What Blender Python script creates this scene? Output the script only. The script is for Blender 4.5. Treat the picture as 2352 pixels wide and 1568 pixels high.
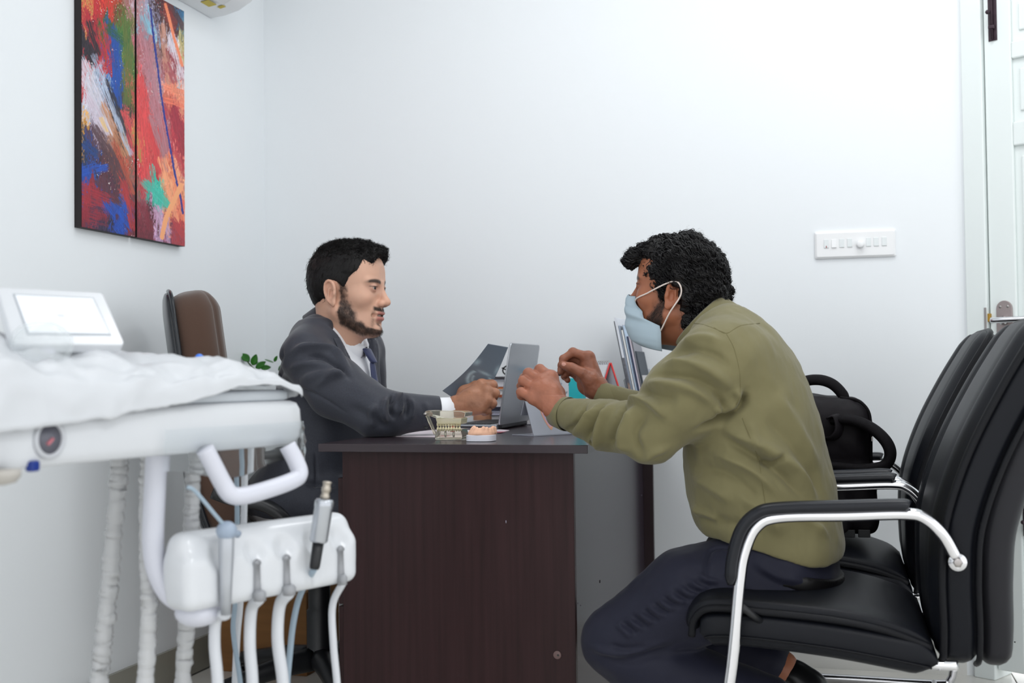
import bpy, math, random
import numpy as np
from math import sin, cos, pi, radians, sqrt, atan2
from mathutils import Vector, Matrix
from mathutils.bvhtree import BVHTree
for o in list(bpy.data.objects): bpy.data.objects.remove(o)
SC = bpy.context.scene
COL = SC.collection
random.seed(7); RNG = np.random.default_rng(7)
# ------------------------------------------------------------------ camera
CAM = np.array([1.943, -3.753, .910]); YAW, PIT, ROL = .2712, .0274, -.0115; FPX = 2703.
def _basis():
    cy, sy = cos(YAW), sin(YAW)
    f = np.array([-sy*cos(PIT), cy*cos(PIT), sin(PIT)]); r = np.array([cy, sy, 0]); u = np.cross(r, f)
    return cos(ROL)*r+sin(ROL)*u, -sin(ROL)*r+cos(ROL)*u, f
RR, UU, FF = _basis()
cd = bpy.data.cameras.new('camera'); cam = bpy.data.objects.new('camera', cd); COL.objects.link(cam)
cam.matrix_world = Matrix([[RR[i], UU[i], -FF[i], CAM[i]] for i in range(3)]+[[0, 0, 0, 1]])
cd.sensor_width = 36; cd.lens = FPX/2352*36; cd.clip_start = .02
cd.dof.use_dof = True; cd.dof.focus_distance = 2.85; cd.dof.aperture_fstop = 3.6
SC.camera = cam
# ------------------------------------------------------------------ world, lights, exposure
wd = bpy.data.worlds.new('world'); SC.world = wd; wd.use_nodes = True
bg = wd.node_tree.nodes['Background']; bg.inputs[0].default_value = (.962, .98, 1, 1); bg.inputs[1].default_value = 1.3
LAMPS = [(2.2, -.9, 8, 'above the visitor chairs'), (1.15, -1.0, 5.5, 'above the desk, unseen, added as fill for the back wall'), (2.6, -2.9, 12, 'nearer the camera on the door side'), (1.0, -3.4, 2, 'nearer the camera above the dental unit')]  # the desk panel is an unseen fill light added to brighten the back wall
for x, y, p, _ in LAMPS:
    ld = bpy.data.lights.new('ceiling_panel_light', 'AREA'); ld.shape = 'SQUARE'; ld.size = .58; ld.energy = p; ld.color = (.98, .99, 1)
    lo = bpy.data.objects.new('ceiling_panel_light', ld); COL.objects.link(lo); lo.location = (x, y, 2.69)
SC.view_settings.view_transform = 'Standard'; SC.view_settings.look = 'None'
SC.view_settings.gamma = 1; SC.view_settings.exposure = .23
try: SC.view_settings.use_curve_mapping = False
except Exception: pass
# ------------------------------------------------------------------ pixel helpers (a pixel is a direction; distance comes from a plane)
def ray(px, py): return RR*(px-1176)/FPX-UU*(py-784)/FPX+FF
def at(px, py, x=None, y=None, z=None, d=None):
    v = ray(px, py)
    t = (x-CAM[0])/v[0] if x is not None else (y-CAM[1])/v[1] if y is not None else (z-CAM[2])/v[2] if z is not None else d
    return CAM+v*t
# ------------------------------------------------------------------ materials
def lin(c):
    return tuple(((v/255)/12.92 if v/255 <= .04045 else ((v/255+.055)/1.055)**2.4) for v in c)
MATS = {}
def mat(name, col, rough=.5, metal=0, spec=.5, bump=None, var=None, coat=0, sheen=0, trans=0, ior=1.45, emit=0, attr=None, aniso=None, sss=0, alpha=1, wave=None):
    """bump=(scale,strength,dist[,stretch xyz]); var=(scale,amount,stretch xyz) brightness variation"""
    if name in MATS: return MATS[name]
    m = bpy.data.materials.new(name); m.use_nodes = True; nt = m.node_tree; b = nt.nodes['Principled BSDF']; N = nt.nodes.new; L = nt.links.new
    c = lin(col)+(1,)
    b.inputs['Base Color'].default_value = c; b.inputs['Roughness'].default_value = rough; b.inputs['Metallic'].default_value = metal
    b.inputs['Specular IOR Level'].default_value = spec; b.inputs['IOR'].default_value = ior
    b.inputs['Coat Weight'].default_value = coat; b.inputs['Coat Roughness'].default_value = .12
    b.inputs['Sheen Weight'].default_value = sheen; b.inputs['Transmission Weight'].default_value = trans
    b.inputs['Alpha'].default_value = alpha
    if sss: b.inputs['Subsurface Weight'].default_value = sss; b.inputs['Subsurface Radius'].default_value = (.012, .005, .003); b.inputs['Subsurface Scale'].default_value = .6
    if emit: b.inputs['Emission Color'].default_value = c; b.inputs['Emission Strength'].default_value = emit
    src = None
    if attr:
        a = N('ShaderNodeAttribute'); a.attribute_name = attr; src = a.outputs['Color']
    if var or bump: tc = N('ShaderNodeTexCoord')
    if var:
        mp = N('ShaderNodeMapping'); mp.inputs['Scale'].default_value = var[2] if len(var) > 2 else (1, 1, 1)
        L(tc.outputs['Object'], mp.inputs[0]); n = N('ShaderNodeTexNoise'); n.inputs['Scale'].default_value = var[0]; n.inputs['Detail'].default_value = 6; L(mp.outputs[0], n.inputs['Vector'])
        r = N('ShaderNodeMapRange'); r.inputs['From Min'].default_value = .25; r.inputs['From Max'].default_value = .75; r.inputs['To Min'].default_value = 1-var[1]; r.inputs['To Max'].default_value = 1+var[1]; L(n.outputs['Fac'], r.inputs[0])
        v = N('ShaderNodeVectorMath'); v.operation = 'SCALE'
        if src is not None: L(src, v.inputs[0])
        else: v.inputs[0].default_value = c[:3]
        L(r.outputs[0], v.inputs['Scale']); src = v.outputs[0]
    if src is not None: L(src, b.inputs['Base Color'])
    if bump:
        mp2 = N('ShaderNodeMapping'); mp2.inputs['Scale'].default_value = bump[3] if len(bump) > 3 else (1, 1, 1); L(tc.outputs['Object'], mp2.inputs[0])
        if wave:
            n2 = N('ShaderNodeTexWave'); n2.inputs['Scale'].default_value = bump[0]; n2.inputs['Distortion'].default_value = wave; n2.bands_direction = 'DIAGONAL'
        else:
            n2 = N('ShaderNodeTexNoise'); n2.inputs['Scale'].default_value = bump[0]; n2.inputs['Detail'].default_value = 4
        L(mp2.outputs[0], n2.inputs['Vector'])
        bp = N('ShaderNodeBump'); bp.inputs['Strength'].default_value = bump[1]; bp.inputs['Distance'].default_value = bump[2]
        L(n2.outputs['Fac'], bp.inputs['Height']); L(bp.outputs[0], b.inputs['Normal'])
    MATS[name] = m; return m
# ------------------------------------------------------------------ objects
def tag(o, label, cat, group=None):
    o['label'] = label; o['category'] = cat
    if group: o['group'] = group
    return o
def struct(o, label=None):
    o['kind'] = 'structure'
    if label: o['label'] = label
    return o
def thing(name, loc, label, cat, group=None):
    o = bpy.data.objects.new(name, None); o.empty_display_size = .05; COL.objects.link(o); o.location = Vector(loc)
    return tag(o, label, cat, group)
def origin_of(o):
    return Matrix.Translation(o.location) if o.parent is None else o.parent_world @ Matrix.Translation(o.location)
BASE = {}
def put(o, parent):
    """parent a world-space mesh"""
    if parent is not None:
        o.parent = parent
        o.matrix_parent_inverse = Matrix.Translation(-Vector(BASE.get(parent.name, tuple(parent.location))))
    return o
def mesh_obj(name, V, Fc, m, parent=None, smooth=True, bevel=0, col=None, sub=0, seg=2, angle=None):
    me = bpy.data.meshes.new(name)
    V = np.asarray(V, dtype=np.float64)
    me.from_pydata(V.tolist() if len(V) < 40000 and not isinstance(Fc, np.ndarray) else [], [], Fc if not isinstance(Fc, np.ndarray) else []) if not isinstance(Fc, np.ndarray) else fast_mesh(me, V, Fc)
    if col is not None:
        ca = me.color_attributes.new('Col', 'FLOAT_COLOR', 'POINT')
        c4 = np.ones((len(V), 4), np.float32); c4[:, :3] = col; ca.data.foreach_set('color', c4.ravel())
    o = bpy.data.objects.new(name, me); COL.objects.link(o)
    if m is not None: me.materials.append(m)
    if smooth:
        me.shade_smooth() if angle is None else me.shade_smooth()
    if bevel:
        b = o.modifiers.new('bevel', 'BEVEL'); b.width = bevel; b.segments = seg; b.limit_method = 'ANGLE'; b.angle_limit = radians(35)
        if smooth: b.harden_normals = True
    if sub:
        s = o.modifiers.new('sub', 'SUBSURF'); s.levels = sub; s.render_levels = sub
    return put(o, parent)
def fast_mesh(me, V, Q):
    n = Q.shape[1]
    me.vertices.add(len(V)); me.vertices.foreach_set('co', np.asarray(V, np.float32).ravel())
    me.loops.add(Q.size); me.loops.foreach_set('vertex_index', Q.astype(np.int32).ravel())
    me.polygons.add(len(Q)); me.polygons.foreach_set('loop_start', np.arange(0, Q.size, n, dtype=np.int32))
    me.polygons.foreach_set('loop_total', np.full(len(Q), n, np.int32)); me.update(calc_edges=True); me.validate()
def rotm(ax, a): return np.array(Matrix.Rotation(a, 3, ax))
class MB:
    def __init__(s): s.v = []; s.f = []
    def add(s, V, Fc):
        b = len(s.v); s.v.extend([tuple(map(float, p)) for p in V]); s.f.extend([tuple(b+i for i in q) for q in Fc]); return s
    def box(s, c, size, R=None):
        h = np.array(size)/2; P = np.array([[i, j, k] for i in (-1, 1) for j in (-1, 1) for k in (-1, 1)])*h
        if R is not None: P = P@np.array(R).T
        return s.add(P+np.array(c), [(0, 1, 3, 2), (4, 6, 7, 5), (0, 4, 5, 1), (2, 3, 7, 6), (0, 2, 6, 4), (1, 5, 7, 3)])
    def prism(s, poly, vec):
        """poly: list of 3d points (planar), extruded by vec"""
        P = [np.array(p, float) for p in poly]; n = len(P); v = np.array(vec, float)
        nrm = sum((np.cross(P[i]-P[0], P[(i+1) % n]-P[0]) for i in range(n)), np.zeros(3))
        if nrm@v > 0: P = P[::-1]
        return s.add(P+[p+v for p in P], [tuple(range(n)), tuple(range(2*n-1, n-1, -1))]+[(i, i+n, (i+1) % n+n, (i+1) % n) for i in range(n)])
    def tube(s, path, r, seg=10, closed=False, flat=None, caps=True):
        P = np.array(path, float); n = len(P); R = np.full(n, r, float) if np.isscalar(r) else np.array(r, float)
        T = np.zeros_like(P); T[1:-1] = P[2:]-P[:-2]; T[0] = P[1]-P[0]; T[-1] = P[-1]-P[-2]
        if closed: T = np.roll(P, -1, 0)-np.roll(P, 1, 0)
        T /= np.linalg.norm(T, axis=1)[:, None]+1e-12
        a = np.array([0, 0, 1.]) if abs(T[0][2]) < .9 else np.array([1., 0, 0])
        if flat is not None: a = np.array(flat[0], float)
        u = a-T[0]*(a@T[0]); u /= np.linalg.norm(u); V = []
        fy = 1 if flat is None else flat[1]
        for i in range(n):
            u = u-T[i]*(u@T[i]); u /= np.linalg.norm(u)+1e-12; w = np.cross(T[i], u)
            for k in range(seg):
                t = 2*pi*k/seg; V.append(P[i]+R[i]*(cos(t)*u*fy+sin(t)*w))
        Fc = []
        for i in range(n if closed else n-1):
            j = (i+1) % n
            for k in range(seg): Fc.append((i*seg+k, i*seg+(k+1) % seg, j*seg+(k+1) % seg, j*seg+k))
        if not closed and caps: Fc += [tuple(range(seg-1, -1, -1)), tuple((n-1)*seg+k for k in range(seg))]
        return s.add(V, Fc)
    def lathe(s, prof, o, ax=(0, 0, 1), seg=20, arc=2*pi):
        """prof: (r, h) along axis ax from o"""
        ax = np.array(ax, float); ax /= np.linalg.norm(ax); a = np.array([1., 0, 0]) if abs(ax[0]) < .9 else np.array([0, 1., 0])
        u = a-ax*(a@ax); u /= np.linalg.norm(u); w = np.cross(ax, u); V = []; n = len(prof)
        for r, h in prof:
            for k in range(seg): t = 2*pi*k/seg; V.append(np.array(o)+ax*h+max(r, 1e-5)*(cos(t)*u+sin(t)*w))
        Fc = [(i*seg+k, i*seg+(k+1) % seg, (i+1)*seg+(k+1) % seg, (i+1)*seg+k) for i in range(n-1) for k in range(seg)]
        Fc += [tuple(range(seg-1, -1, -1)), tuple((n-1)*seg+k for k in range(seg))]
        return s.add(V, Fc)
    def loft(s, rings, closed_ring=True, caps=True):
        n = len(rings[0]); V = [p for r in rings for p in r]; Fc = []
        for i in range(len(rings)-1):
            for k in range(n if closed_ring else n-1): Fc.append((i*n+k, i*n+(k+1) % n, (i+1)*n+(k+1) % n, (i+1)*n+k))
        if caps and closed_ring: Fc += [tuple(range(n-1, -1, -1)), tuple((len(rings)-1)*n+k for k in range(n))]
        return s.add(V, Fc)
    def sph(s, c, r, nu=14, nv=9, R=None):
        r = np.array([r]*3 if np.isscalar(r) else r, float); prof = []
        V = []; Fc = []
        for i in range(nv+1):
            a = pi*i/nv
            for k in range(nu): t = 2*pi*k/nu; V.append(np.array([sin(a)*cos(t), sin(a)*sin(t), cos(a)])*r)
        V = np.array(V)
        if R is not None: V = V@np.array(R).T
        for i in range(nv):
            for k in range(nu): Fc.append((i*nu+k, (i+1)*nu+k, (i+1)*nu+(k+1) % nu, i*nu+(k+1) % nu))
        return s.add(V+np.array(c), Fc)
    def out(s, name, m, parent=None, smooth=True, bevel=0, sub=0, seg=2):
        return mesh_obj(name, s.v, s.f, m, parent, smooth, bevel, None, sub, seg)
def cat_rom(P, n=8, closed=False):
    P = np.array(P, float); out = []
    N = len(P)
    for i in range(N if closed else N-1):
        if closed: p0, p1, p2, p3 = P[i-1], P[i], P[(i+1) % N], P[(i+2) % N]
        else:
            p1, p2 = P[i], P[i+1]; p0 = P[i-1] if i else 2*p1-p2; p3 = P[i+2] if i+2 < N else 2*p2-p1
        for k in range(n):
            t = k/n; out.append(.5*((2*p1)+(p2-p0)*t+(2*p0-5*p1+4*p2-p3)*t*t+(3*p1-p0-3*p2+p3)*t**3))
    if not closed: out.append(P[-1])
    return np.array(out)
def copy_tree(o, parent=None):
    c = o.copy(); COL.objects.link(c)
    if parent is not None: c.parent = parent; c.matrix_parent_inverse = o.matrix_parent_inverse.copy()
    for ch in list(o.children): copy_tree(ch, c)
    return c
# ------------------------------------------------------------------ signed-distance modelling
def P_ell(c, r, R=None):
    c = np.array(c, float); r = np.array([r]*3 if np.isscalar(r) else r, float); R = None if R is None else np.array(R, float)
    m = max(r)
    def fn(X, Y, Z):
        x, y, z = X-c[0], Y-c[1], Z-c[2]
        if R is not None: x, y, z = (R[0, 0]*x+R[1, 0]*y+R[2, 0]*z, R[0, 1]*x+R[1, 1]*y+R[2, 1]*z, R[0, 2]*x+R[1, 2]*y+R[2, 2]*z)
        a = x*x/r[0]**2+y*y/r[1]**2+z*z/r[2]**2; b = x*x/r[0]**4+y*y/r[1]**4+z*z/r[2]**4
        k0 = np.sqrt(a); return k0*(k0-1)/(np.sqrt(b)+1e-6)
    return fn, c-m, c+m
def P_cap(a, b, ra, rb=None, flat=None):
    """tapered capsule; flat=(axis, factor) squashes distances along a unit axis"""
    a = np.array(a, float); b = np.array(b, float); rb = ra if rb is None else rb; ab = b-a; L = ab@ab+1e-12
    if flat is not None: fa = np.array(flat[0], float); fa /= np.linalg.norm(fa); ff = flat[1]
    def fn(X, Y, Z):
        x, y, z = X-a[0], Y-a[1], Z-a[2]
        t = np.clip((x*ab[0]+y*ab[1]+z*ab[2])/L, 0, 1)
        dx, dy, dz = x-t*ab[0], y-t*ab[1], z-t*ab[2]; q = dx*dx+dy*dy+dz*dz
        if flat is not None:
            e = dx*fa[0]+dy*fa[1]+dz*fa[2]; q = q+e*e*(1/ff**2-1)
        return (np.sqrt(np.maximum(q, 0))-(ra+(rb-ra)*t))*(1 if flat is None else min(1, ff)**.5)
    m = max(ra, rb)*(1 if flat is None else max(1, flat[1]))
    return fn, np.minimum(a, b)-m, np.maximum(a, b)+m
def P_box(c, h, r=0, R=None):
    c = np.array(c, float); h = np.array(h, float)-r; R = np.eye(3) if R is None else np.array(R, float); m = np.linalg.norm(h)+r
    def fn(X, Y, Z):
        x, y, z = X-c[0], Y-c[1], Z-c[2]
        q = [np.abs(R[0, i]*x+R[1, i]*y+R[2, i]*z)-h[i] for i in range(3)]
        o = np.sqrt(sum(np.maximum(k, 0)**2 for k in q)); return o+np.minimum(np.maximum(np.maximum(q[0], q[1]), q[2]), 0)-r
    return fn, c-m, c+m
def P_half(n, d):
    n = np.array(n, float); n /= np.linalg.norm(n)
    return (lambda X, Y, Z: X*n[0]+Y*n[1]+Z*n[2]-d), None, None
def chain(pts, rs, k=0, flat=None, op='u'):
    return [(P_cap(pts[i], pts[i+1], rs[i], rs[i+1], flat), op, k) for i in range(len(pts)-1)]
def sdf_grid(ops, lo, hi, h):
    lo = np.array(lo, float); n = np.ceil((np.array(hi)-lo)/h).astype(int)+1
    ax = [(lo[i]+h*np.arange(n[i])).astype(np.float32) for i in range(3)]
    F = np.full(n, .08, np.float32)
    for (fn, bl, bh), op, k in ops:
        m = k+3*h
        if bl is None: i0 = np.zeros(3, int); i1 = n
        else:
            i0 = np.clip(np.floor((bl-m-lo)/h).astype(int), 0, n); i1 = np.clip(np.ceil((bh+m-lo)/h).astype(int)+1, 0, n)
        if np.any(i1 <= i0): continue
        s = tuple(slice(i0[i], i1[i]) for i in range(3))
        X = ax[0][s[0]][:, None, None]; Y = ax[1][s[1]][None, :, None]; Z = ax[2][s[2]][None, None, :]
        d = fn(X, Y, Z).astype(np.float32); a = F[s]
        if op == 'u':
            r = np.minimum(a, d)
            if k: hh = np.maximum(k-np.abs(a-d), 0)/k; r = r-hh*hh*k/4
        else:
            d = -d if op == 's' else d
            r = np.maximum(a, d)
            if k: hh = np.maximum(k-np.abs(a-d), 0)/k; r = r+hh*hh*k/4
        F[s] = r
    return F, lo, h
def nets(F, lo, h, smooth=2):
    S = F < 0; n = np.array(F.shape)
    c = np.zeros(n-1, np.int8)
    for i in (0, 1):
        for j in (0, 1):
            for k in (0, 1): c += S[i:n[0]-1+i, j:n[1]-1+j, k:n[2]-1+k]
    I = np.argwhere((c > 0) & (c < 8))
    idx = np.full(n-1, -1, np.int32); idx[I[:, 0], I[:, 1], I[:, 2]] = np.arange(len(I))
    off = [(i, j, k) for i in (0, 1) for j in (0, 1) for k in (0, 1)]
    val = {o: F[I[:, 0]+o[0], I[:, 1]+o[1], I[:, 2]+o[2]] for o in off}
    acc = np.zeros((len(I), 3)); cnt = np.zeros(len(I))
    for o in off:
        for a in range(3):
            if o[a] == 0:
                p = list(o); p[a] = 1; v0, v1 = val[o], val[tuple(p)]; mk = (v0 < 0) != (v1 < 0)
                t = np.where(mk, v0/(v0-v1+1e-12), 0); q = np.array(o, float)[None].repeat(len(I), 0); q[:, a] += t
                acc += q*mk[:, None]; cnt += mk
    V = lo+h*(I+acc/cnt[:, None]); Q = []
    for a in range(3):
        b, cc = (a+1) % 3, (a+2) % 3
        s0 = [slice(None)]*3; s1 = [slice(None)]*3; s0[a] = slice(0, -1); s1[a] = slice(1, None)
        A = S[tuple(s0)]; B = S[tuple(s1)]; E = np.argwhere(A != B)
        E = E[(E[:, b] > 0) & (E[:, cc] > 0) & (E[:, b] < n[b]-1) & (E[:, cc] < n[cc]-1)]
        fl = A[E[:, 0], E[:, 1], E[:, 2]]; q = []
        for db, dc in ((-1, -1), (0, -1), (0, 0), (-1, 0)):
            e = E.copy(); e[:, b] += db; e[:, cc] += dc; q.append(idx[e[:, 0], e[:, 1], e[:, 2]])
        q = np.stack(q, 1); q[~fl] = q[~fl][:, ::-1]; Q.append(q)
    Q = np.concatenate(Q); Q = Q[(Q >= 0).all(1)]
    for _ in range(smooth): V = lap(V, Q, .5)
    return V, Q
def lap(V, Q, w=.5):
    e = np.concatenate([Q[:, [0, 1]], Q[:, [1, 2]], Q[:, [2, 3]], Q[:, [3, 0]]]); e = np.concatenate([e, e[:, ::-1]])
    s = np.stack([np.bincount(e[:, 0], V[e[:, 1], i], len(V)) for i in range(3)], 1); c = np.bincount(e[:, 0], minlength=len(V))
    return V+(s/np.maximum(c, 1)[:, None]-V)*w*(c > 0)[:, None]
def normals(V, Q):
    n = np.cross(V[Q[:, 2]]-V[Q[:, 0]], V[Q[:, 3]]-V[Q[:, 1]]); N = np.zeros_like(V)
    for k in range(4):
        for i in range(3): N[:, i] += np.bincount(Q[:, k], n[:, i], len(V))
    return N/(np.linalg.norm(N, axis=1)[:, None]+1e-12)
def sdf(ops, lo, hi, h, smooth=2): return nets(*sdf_grid(ops, lo, hi, h), smooth)
def hash3(ix, iy, iz):
    n = (ix*374761393+iy*668265263+iz*2147483647+12345) & 0xffffffff
    n = ((n ^ (n >> 13))*1274126177) & 0xffffffff
    return ((n ^ (n >> 16)) & 0xffff)/65535.0
def noise3(P, s):
    p = np.asarray(P)*s; i = np.floor(p).astype(np.int64); f = p-i; f = f*f*(3-2*f); r = 0
    for dx in (0, 1):
        for dy in (0, 1):
            for dz in (0, 1):
                w = (f[:, 0] if dx else 1-f[:, 0])*(f[:, 1] if dy else 1-f[:, 1])*(f[:, 2] if dz else 1-f[:, 2])
                r = r+w*hash3(i[:, 0]+dx, i[:, 1]+dy, i[:, 2]+dz)
    return r
def fbm(P, s, o=3):
    r = 0; a = .5
    for k in range(o): r = r+a*noise3(np.asarray(P)+k*7.3, s*2**k); a *= .5
    return r/(1-.5**o)
def bvh(V, Q): return BVHTree.FromPolygons([tuple(v) for v in V.tolist()], Q.tolist())
def trace(B, px, py, default=2.8):
    v = ray(px, py); h = B.ray_cast(Vector(CAM), Vector(v))
    return np.array(h[0]) if h[0] is not None else None
def polydist(V, pl):
    d = np.full(len(V), 1e9); t = np.zeros(len(V)); n = len(pl)-1
    for i in range(n):
        a, b = pl[i], pl[i+1]; ab = b-a; u = np.clip((V-a)@ab/(ab@ab+1e-12), 0, 1); q = np.linalg.norm(V-a-u[:, None]*ab, axis=1)
        m = q < d; d[m] = q[m]; t[m] = (i+u[m])/n
    return d, t
def folds(V, Q, lines, n=3):
    """lines: (pixel polyline, width m, height m) - ridges (+) or grooves (-) laid on the real surface"""
    B = bvh(V, Q); N = normals(V, Q); D = np.zeros(len(V))
    for pts, w, hgt in lines:
        q = cat_rom([(a, b, 0) for a, b in pts], 4) if len(pts) > 2 else np.array([(a, b, 0) for a, b in pts], float)
        pl = [trace(B, a, b) for a, b, _ in q]; pl = [p for p in pl if p is not None]
        if len(pl) < 2: continue
        pl = np.array(pl); lo = pl.min(0)-3*w; hi = pl.max(0)+3*w
        m = np.where(((V > lo) & (V < hi)).all(1))[0]
        if len(m) == 0: continue
        d, t = polydist(V[m], pl); D[m] += hgt*np.exp(-(d/w)**2)*np.clip(np.minimum(t, 1-t)*4+.15, 0, 1)
    return V+N*D[:, None]
# ================================================================== room
M_wall = mat('wall_paint', (236, 240, 243), .55, bump=(60, .03, .002))
M_ceil = mat('ceiling_paint', (240, 242, 243), .8)
M_door = mat('door_enamel', (232, 239, 238), .32, bump=(14, .04, .004))
M_white = mat('white_plastic', (240, 241, 242), .3)
M_chrome = mat('chrome', (225, 225, 228), .1, 1)
M_steel = mat('brushed_steel', (170, 165, 163), .32, 1)
M_black = mat('black_plastic', (24, 25, 28), .38)
M_gap = mat('dark_gap', (60, 60, 60), .9)
def wallbox(name, lo, hi, m, label): 
    b = MB(); b.box((np.array(lo)+np.array(hi))/2, np.array(hi)-np.array(lo)); return struct(b.out(name, m, smooth=False), label)
wallbox('floor', (-.1, -6.5, -.1), (4.4, .35, -.012), mat('screed', (150, 148, 142), .8), 'screed slab below the floor tiles')
FLOOR = bpy.data.objects['floor']
M_tile = mat('floor_tile', (222, 220, 214), .12, var=(3, .03), coat=.3)
tb = MB(); tb.box((0, 0, -.006), (.597, .597, .012)); t0 = None
for i in range(7):
    for j in range(11):
        x, y = .02+.6*i+.3, .04-.6*j
        if t0 is None:
            t0 = tb.out('tile', M_tile, None, False, .0015); o = t0
        else:
            o = t0.copy(); COL.objects.link(o)
        o.parent = FLOOR; o.location = (x, y, 0)
wallbox('wall_left', (-.1, -4.1, 0), (0, .1, 2.75), M_wall, 'pale white painted wall behind the paintings')
wallbox('wall_back', (0, 0, 0), (2.31, .1, 2.75), M_wall, 'white painted wall with the switch plate')
wallbox('ceiling', (-.1, -4.1, 2.75), (4.4, .35, 2.85), M_ceil, 'white ceiling')
K = np.array([2.305, 0, 0]); DW = np.array([.853, -.522, 0]); DN = np.array([-.522, -.853, 0])   # splayed wall holding the door
RW = np.stack([DW, -DN, np.array([0, 0, 1.])], 1)
def dbox(b, u0, u1, n0, n1, z0, z1):
    """box on the splayed wall: u along it, n out into the room"""
    c = K+DW*(u0+u1)/2+DN*(n0+n1)/2+np.array([0, 0, (z0+z1)/2]); return b.box(c, (u1-u0, n1-n0, z1-z0), RW)
b = MB(); dbox(b, -.0, .025, -.1, 0, 0, 2.75); dbox(b, 1.05, 1.9, -.1, 0, 0, 2.75); dbox(b, .025, 1.05, -.1, 0, 2.15, 2.75)
struct(b.out('wall_right', M_wall, smooth=False), 'splayed white wall around the door')
# door frame, leaf
b = MB(); dbox(b, .012, .075, -.1, .012, 0, 2.15); dbox(b, .985, 1.05, -.1, .012, 0, 2.15); dbox(b, .075, .985, -.1, .012, 2.09, 2.15)
struct(b.out('trim_1', M_door, smooth=False, bevel=.003), 'white painted wooden door frame')
door = bpy.data.objects.new('door_1', None); COL.objects.link(door); door.location = K+DW*.5
struct(door, 'white panelled door standing at the right edge')
U0, U1 = .0785, .978
b = MB(); dbox(b, U0, U1, -.05, -.012, .03, 2.085); b.out('door_core', M_door, door, False)
b = MB(); dbox(b, .074, U0, -.06, -.03, .03, 2.085); b.out('shadow_gap', M_gap, door, False)
b = MB()
dbox(b, U0, U0+.080, -.012, 0, .03, 2.085); dbox(b, U1-.080, U1, -.012, 0, .03, 2.085)
ZR = [(.03, .26), (.86, 1.02), (1.355, 1.45), (1.66, 1.78), (2.0, 2.085)]
for z0, z1 in ((.03, .22), (.78, .96), (1.555, 1.625), (1.81, 1.86), (2.0, 2.085)): dbox(b, U0+.080, U1-.080, -.012, 0, z0, z1)
b.out('stile_and_rail', M_door, door, False, .004)
for z0, z1 in ((.25, .75), (.99, 1.525), (1.655, 1.78), (1.89, 1.97)):
    b = MB(); dbox(b, U0+.100, U1-.100, -.014, -.006, z0, z1); b.out('panel', M_door, door, False, .004)
def on_door(px, py, n=0):
    v = ray(px, py); t = ((K+DN*n-CAM)@DN)/(v@DN); p = CAM+v*t; return (p-K)@DW, p[2]
u, z = on_door(2307, 740, .006)
b = MB(); hw = .0235; zt, zb = on_door(2307, 690)[1], z-.14
poly = [(u-hw, zb), (u+hw, zb)]+[(u+hw*cos(t), zt-hw+hw*sin(t)) for t in np.linspace(0, pi, 12)]
b.prism([K+DW*a+DN*.001+np.array([0, 0, c]) for a, c in poly], DN*.006)
hp = b.out('handle_plate', mat('plate_steel', (168, 156, 155), .38, .75), door, True, .0012)
zl = on_door(2307, 736)[1]
b = MB(); c = K+DW*u+np.array([0, 0, zl])
b.lathe([(.013, .007), (.013, .016), (.0085, .018), (.0085, .045)], c, DN, 16)
b.tube(cat_rom([c+DN*.05-DW*.018, c+DN*.052, c+DN*.052+DW*.03, c+DN*.05+DW*.12], 5), [.0095]*4+[.009]*12, 12)
b.out('lever', M_chrome, hp)
b = MB(); zk = on_door(2309, 772)[1]; c = K+DW*u+DN*.0072+np.array([0, 0, zk])
b.lathe([(.0042, 0), (.0042, .0006)], c+np.array([0, 0, .006]), DN, 12); b.box(c-np.array([0, 0, .004]), (.0045, .0012, .018), RW); b.out('keyhole', mat('keyhole_black', (8, 8, 8), .9), hp)
for s in (-1, 1):
    b = MB(); b.lathe([(.0042, 0), (.0042, .001), (.002, .0016)], K+DW*(u+s*.011)+DN*.007+np.array([0, 0, zt-.018]), DN, 10); b.out('screw', M_steel, hp)
M_bolt = mat('bolt_bronze', (62, 48, 56), .45, .4, var=(40, .3))
def tower_bolt(px, py0, py1, nm):
    u, z0 = on_door(px, py0); z1 = on_door(px, py1)[1]
    b = MB(); dbox(b, u-.013, u+.013, 0, .003, z0, z1); o = b.out(nm, M_bolt, door, True, .001)
    b = MB(); b.tube([K+DW*u+DN*.009+np.array([0, 0, z]) for z in (z0+.004, z1)], .0042, 10); b.out('bolt_rod', M_bolt, o)
    for f in (.12, .45, .8):
        b = MB(); zz = z0+(z1-z0)*f; dbox(b, u-.009, u+.009, .003, .015, zz-.006, zz+.006); b.out('bolt_keeper', M_bolt, o, True, .003)
    b = MB(); c = K+DW*(u-.004)+DN*.012+np.array([0, 0, z0+(z1-z0)*.25]); b.sph(c+DN*.012, .0065, 10, 7); b.tube([c, c+DN*.012], .003, 8); b.out('bolt_knob', M_bolt, o)
tower_bolt(2281, 94, -160, 'tower_bolt')
tower_bolt(2362, 1232, 1095, 'tower_bolt')
ul, zl2 = on_door(2262, 730)
b = MB(); dbox(b, .067, .0745, .012, .0145, zl2-.045, zl2+.03); b.out('strike_plate', M_steel, door, True, .001)
b = MB(); dbox(b, .0755, .0835, -.004, .01, zl2-.012, zl2+.012); b.out('latch', mat('brass', (190, 150, 70), .3, 1), door, True, .001)
for px, py in ((2331, 1474), (2300, 1505)):
    uu, zz = on_door(px, py, 0); b = MB(); b.lathe([(.0022, 0), (.0022, .0006)], K+DW*uu+DN*.0002+np.array([0, 0, zz]), DN, 8); b.out('nail_hole', mat('keyhole_black', (8, 8, 8)), door)
M_base = mat('skirting_tile', (150, 148, 138), .25)
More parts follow.
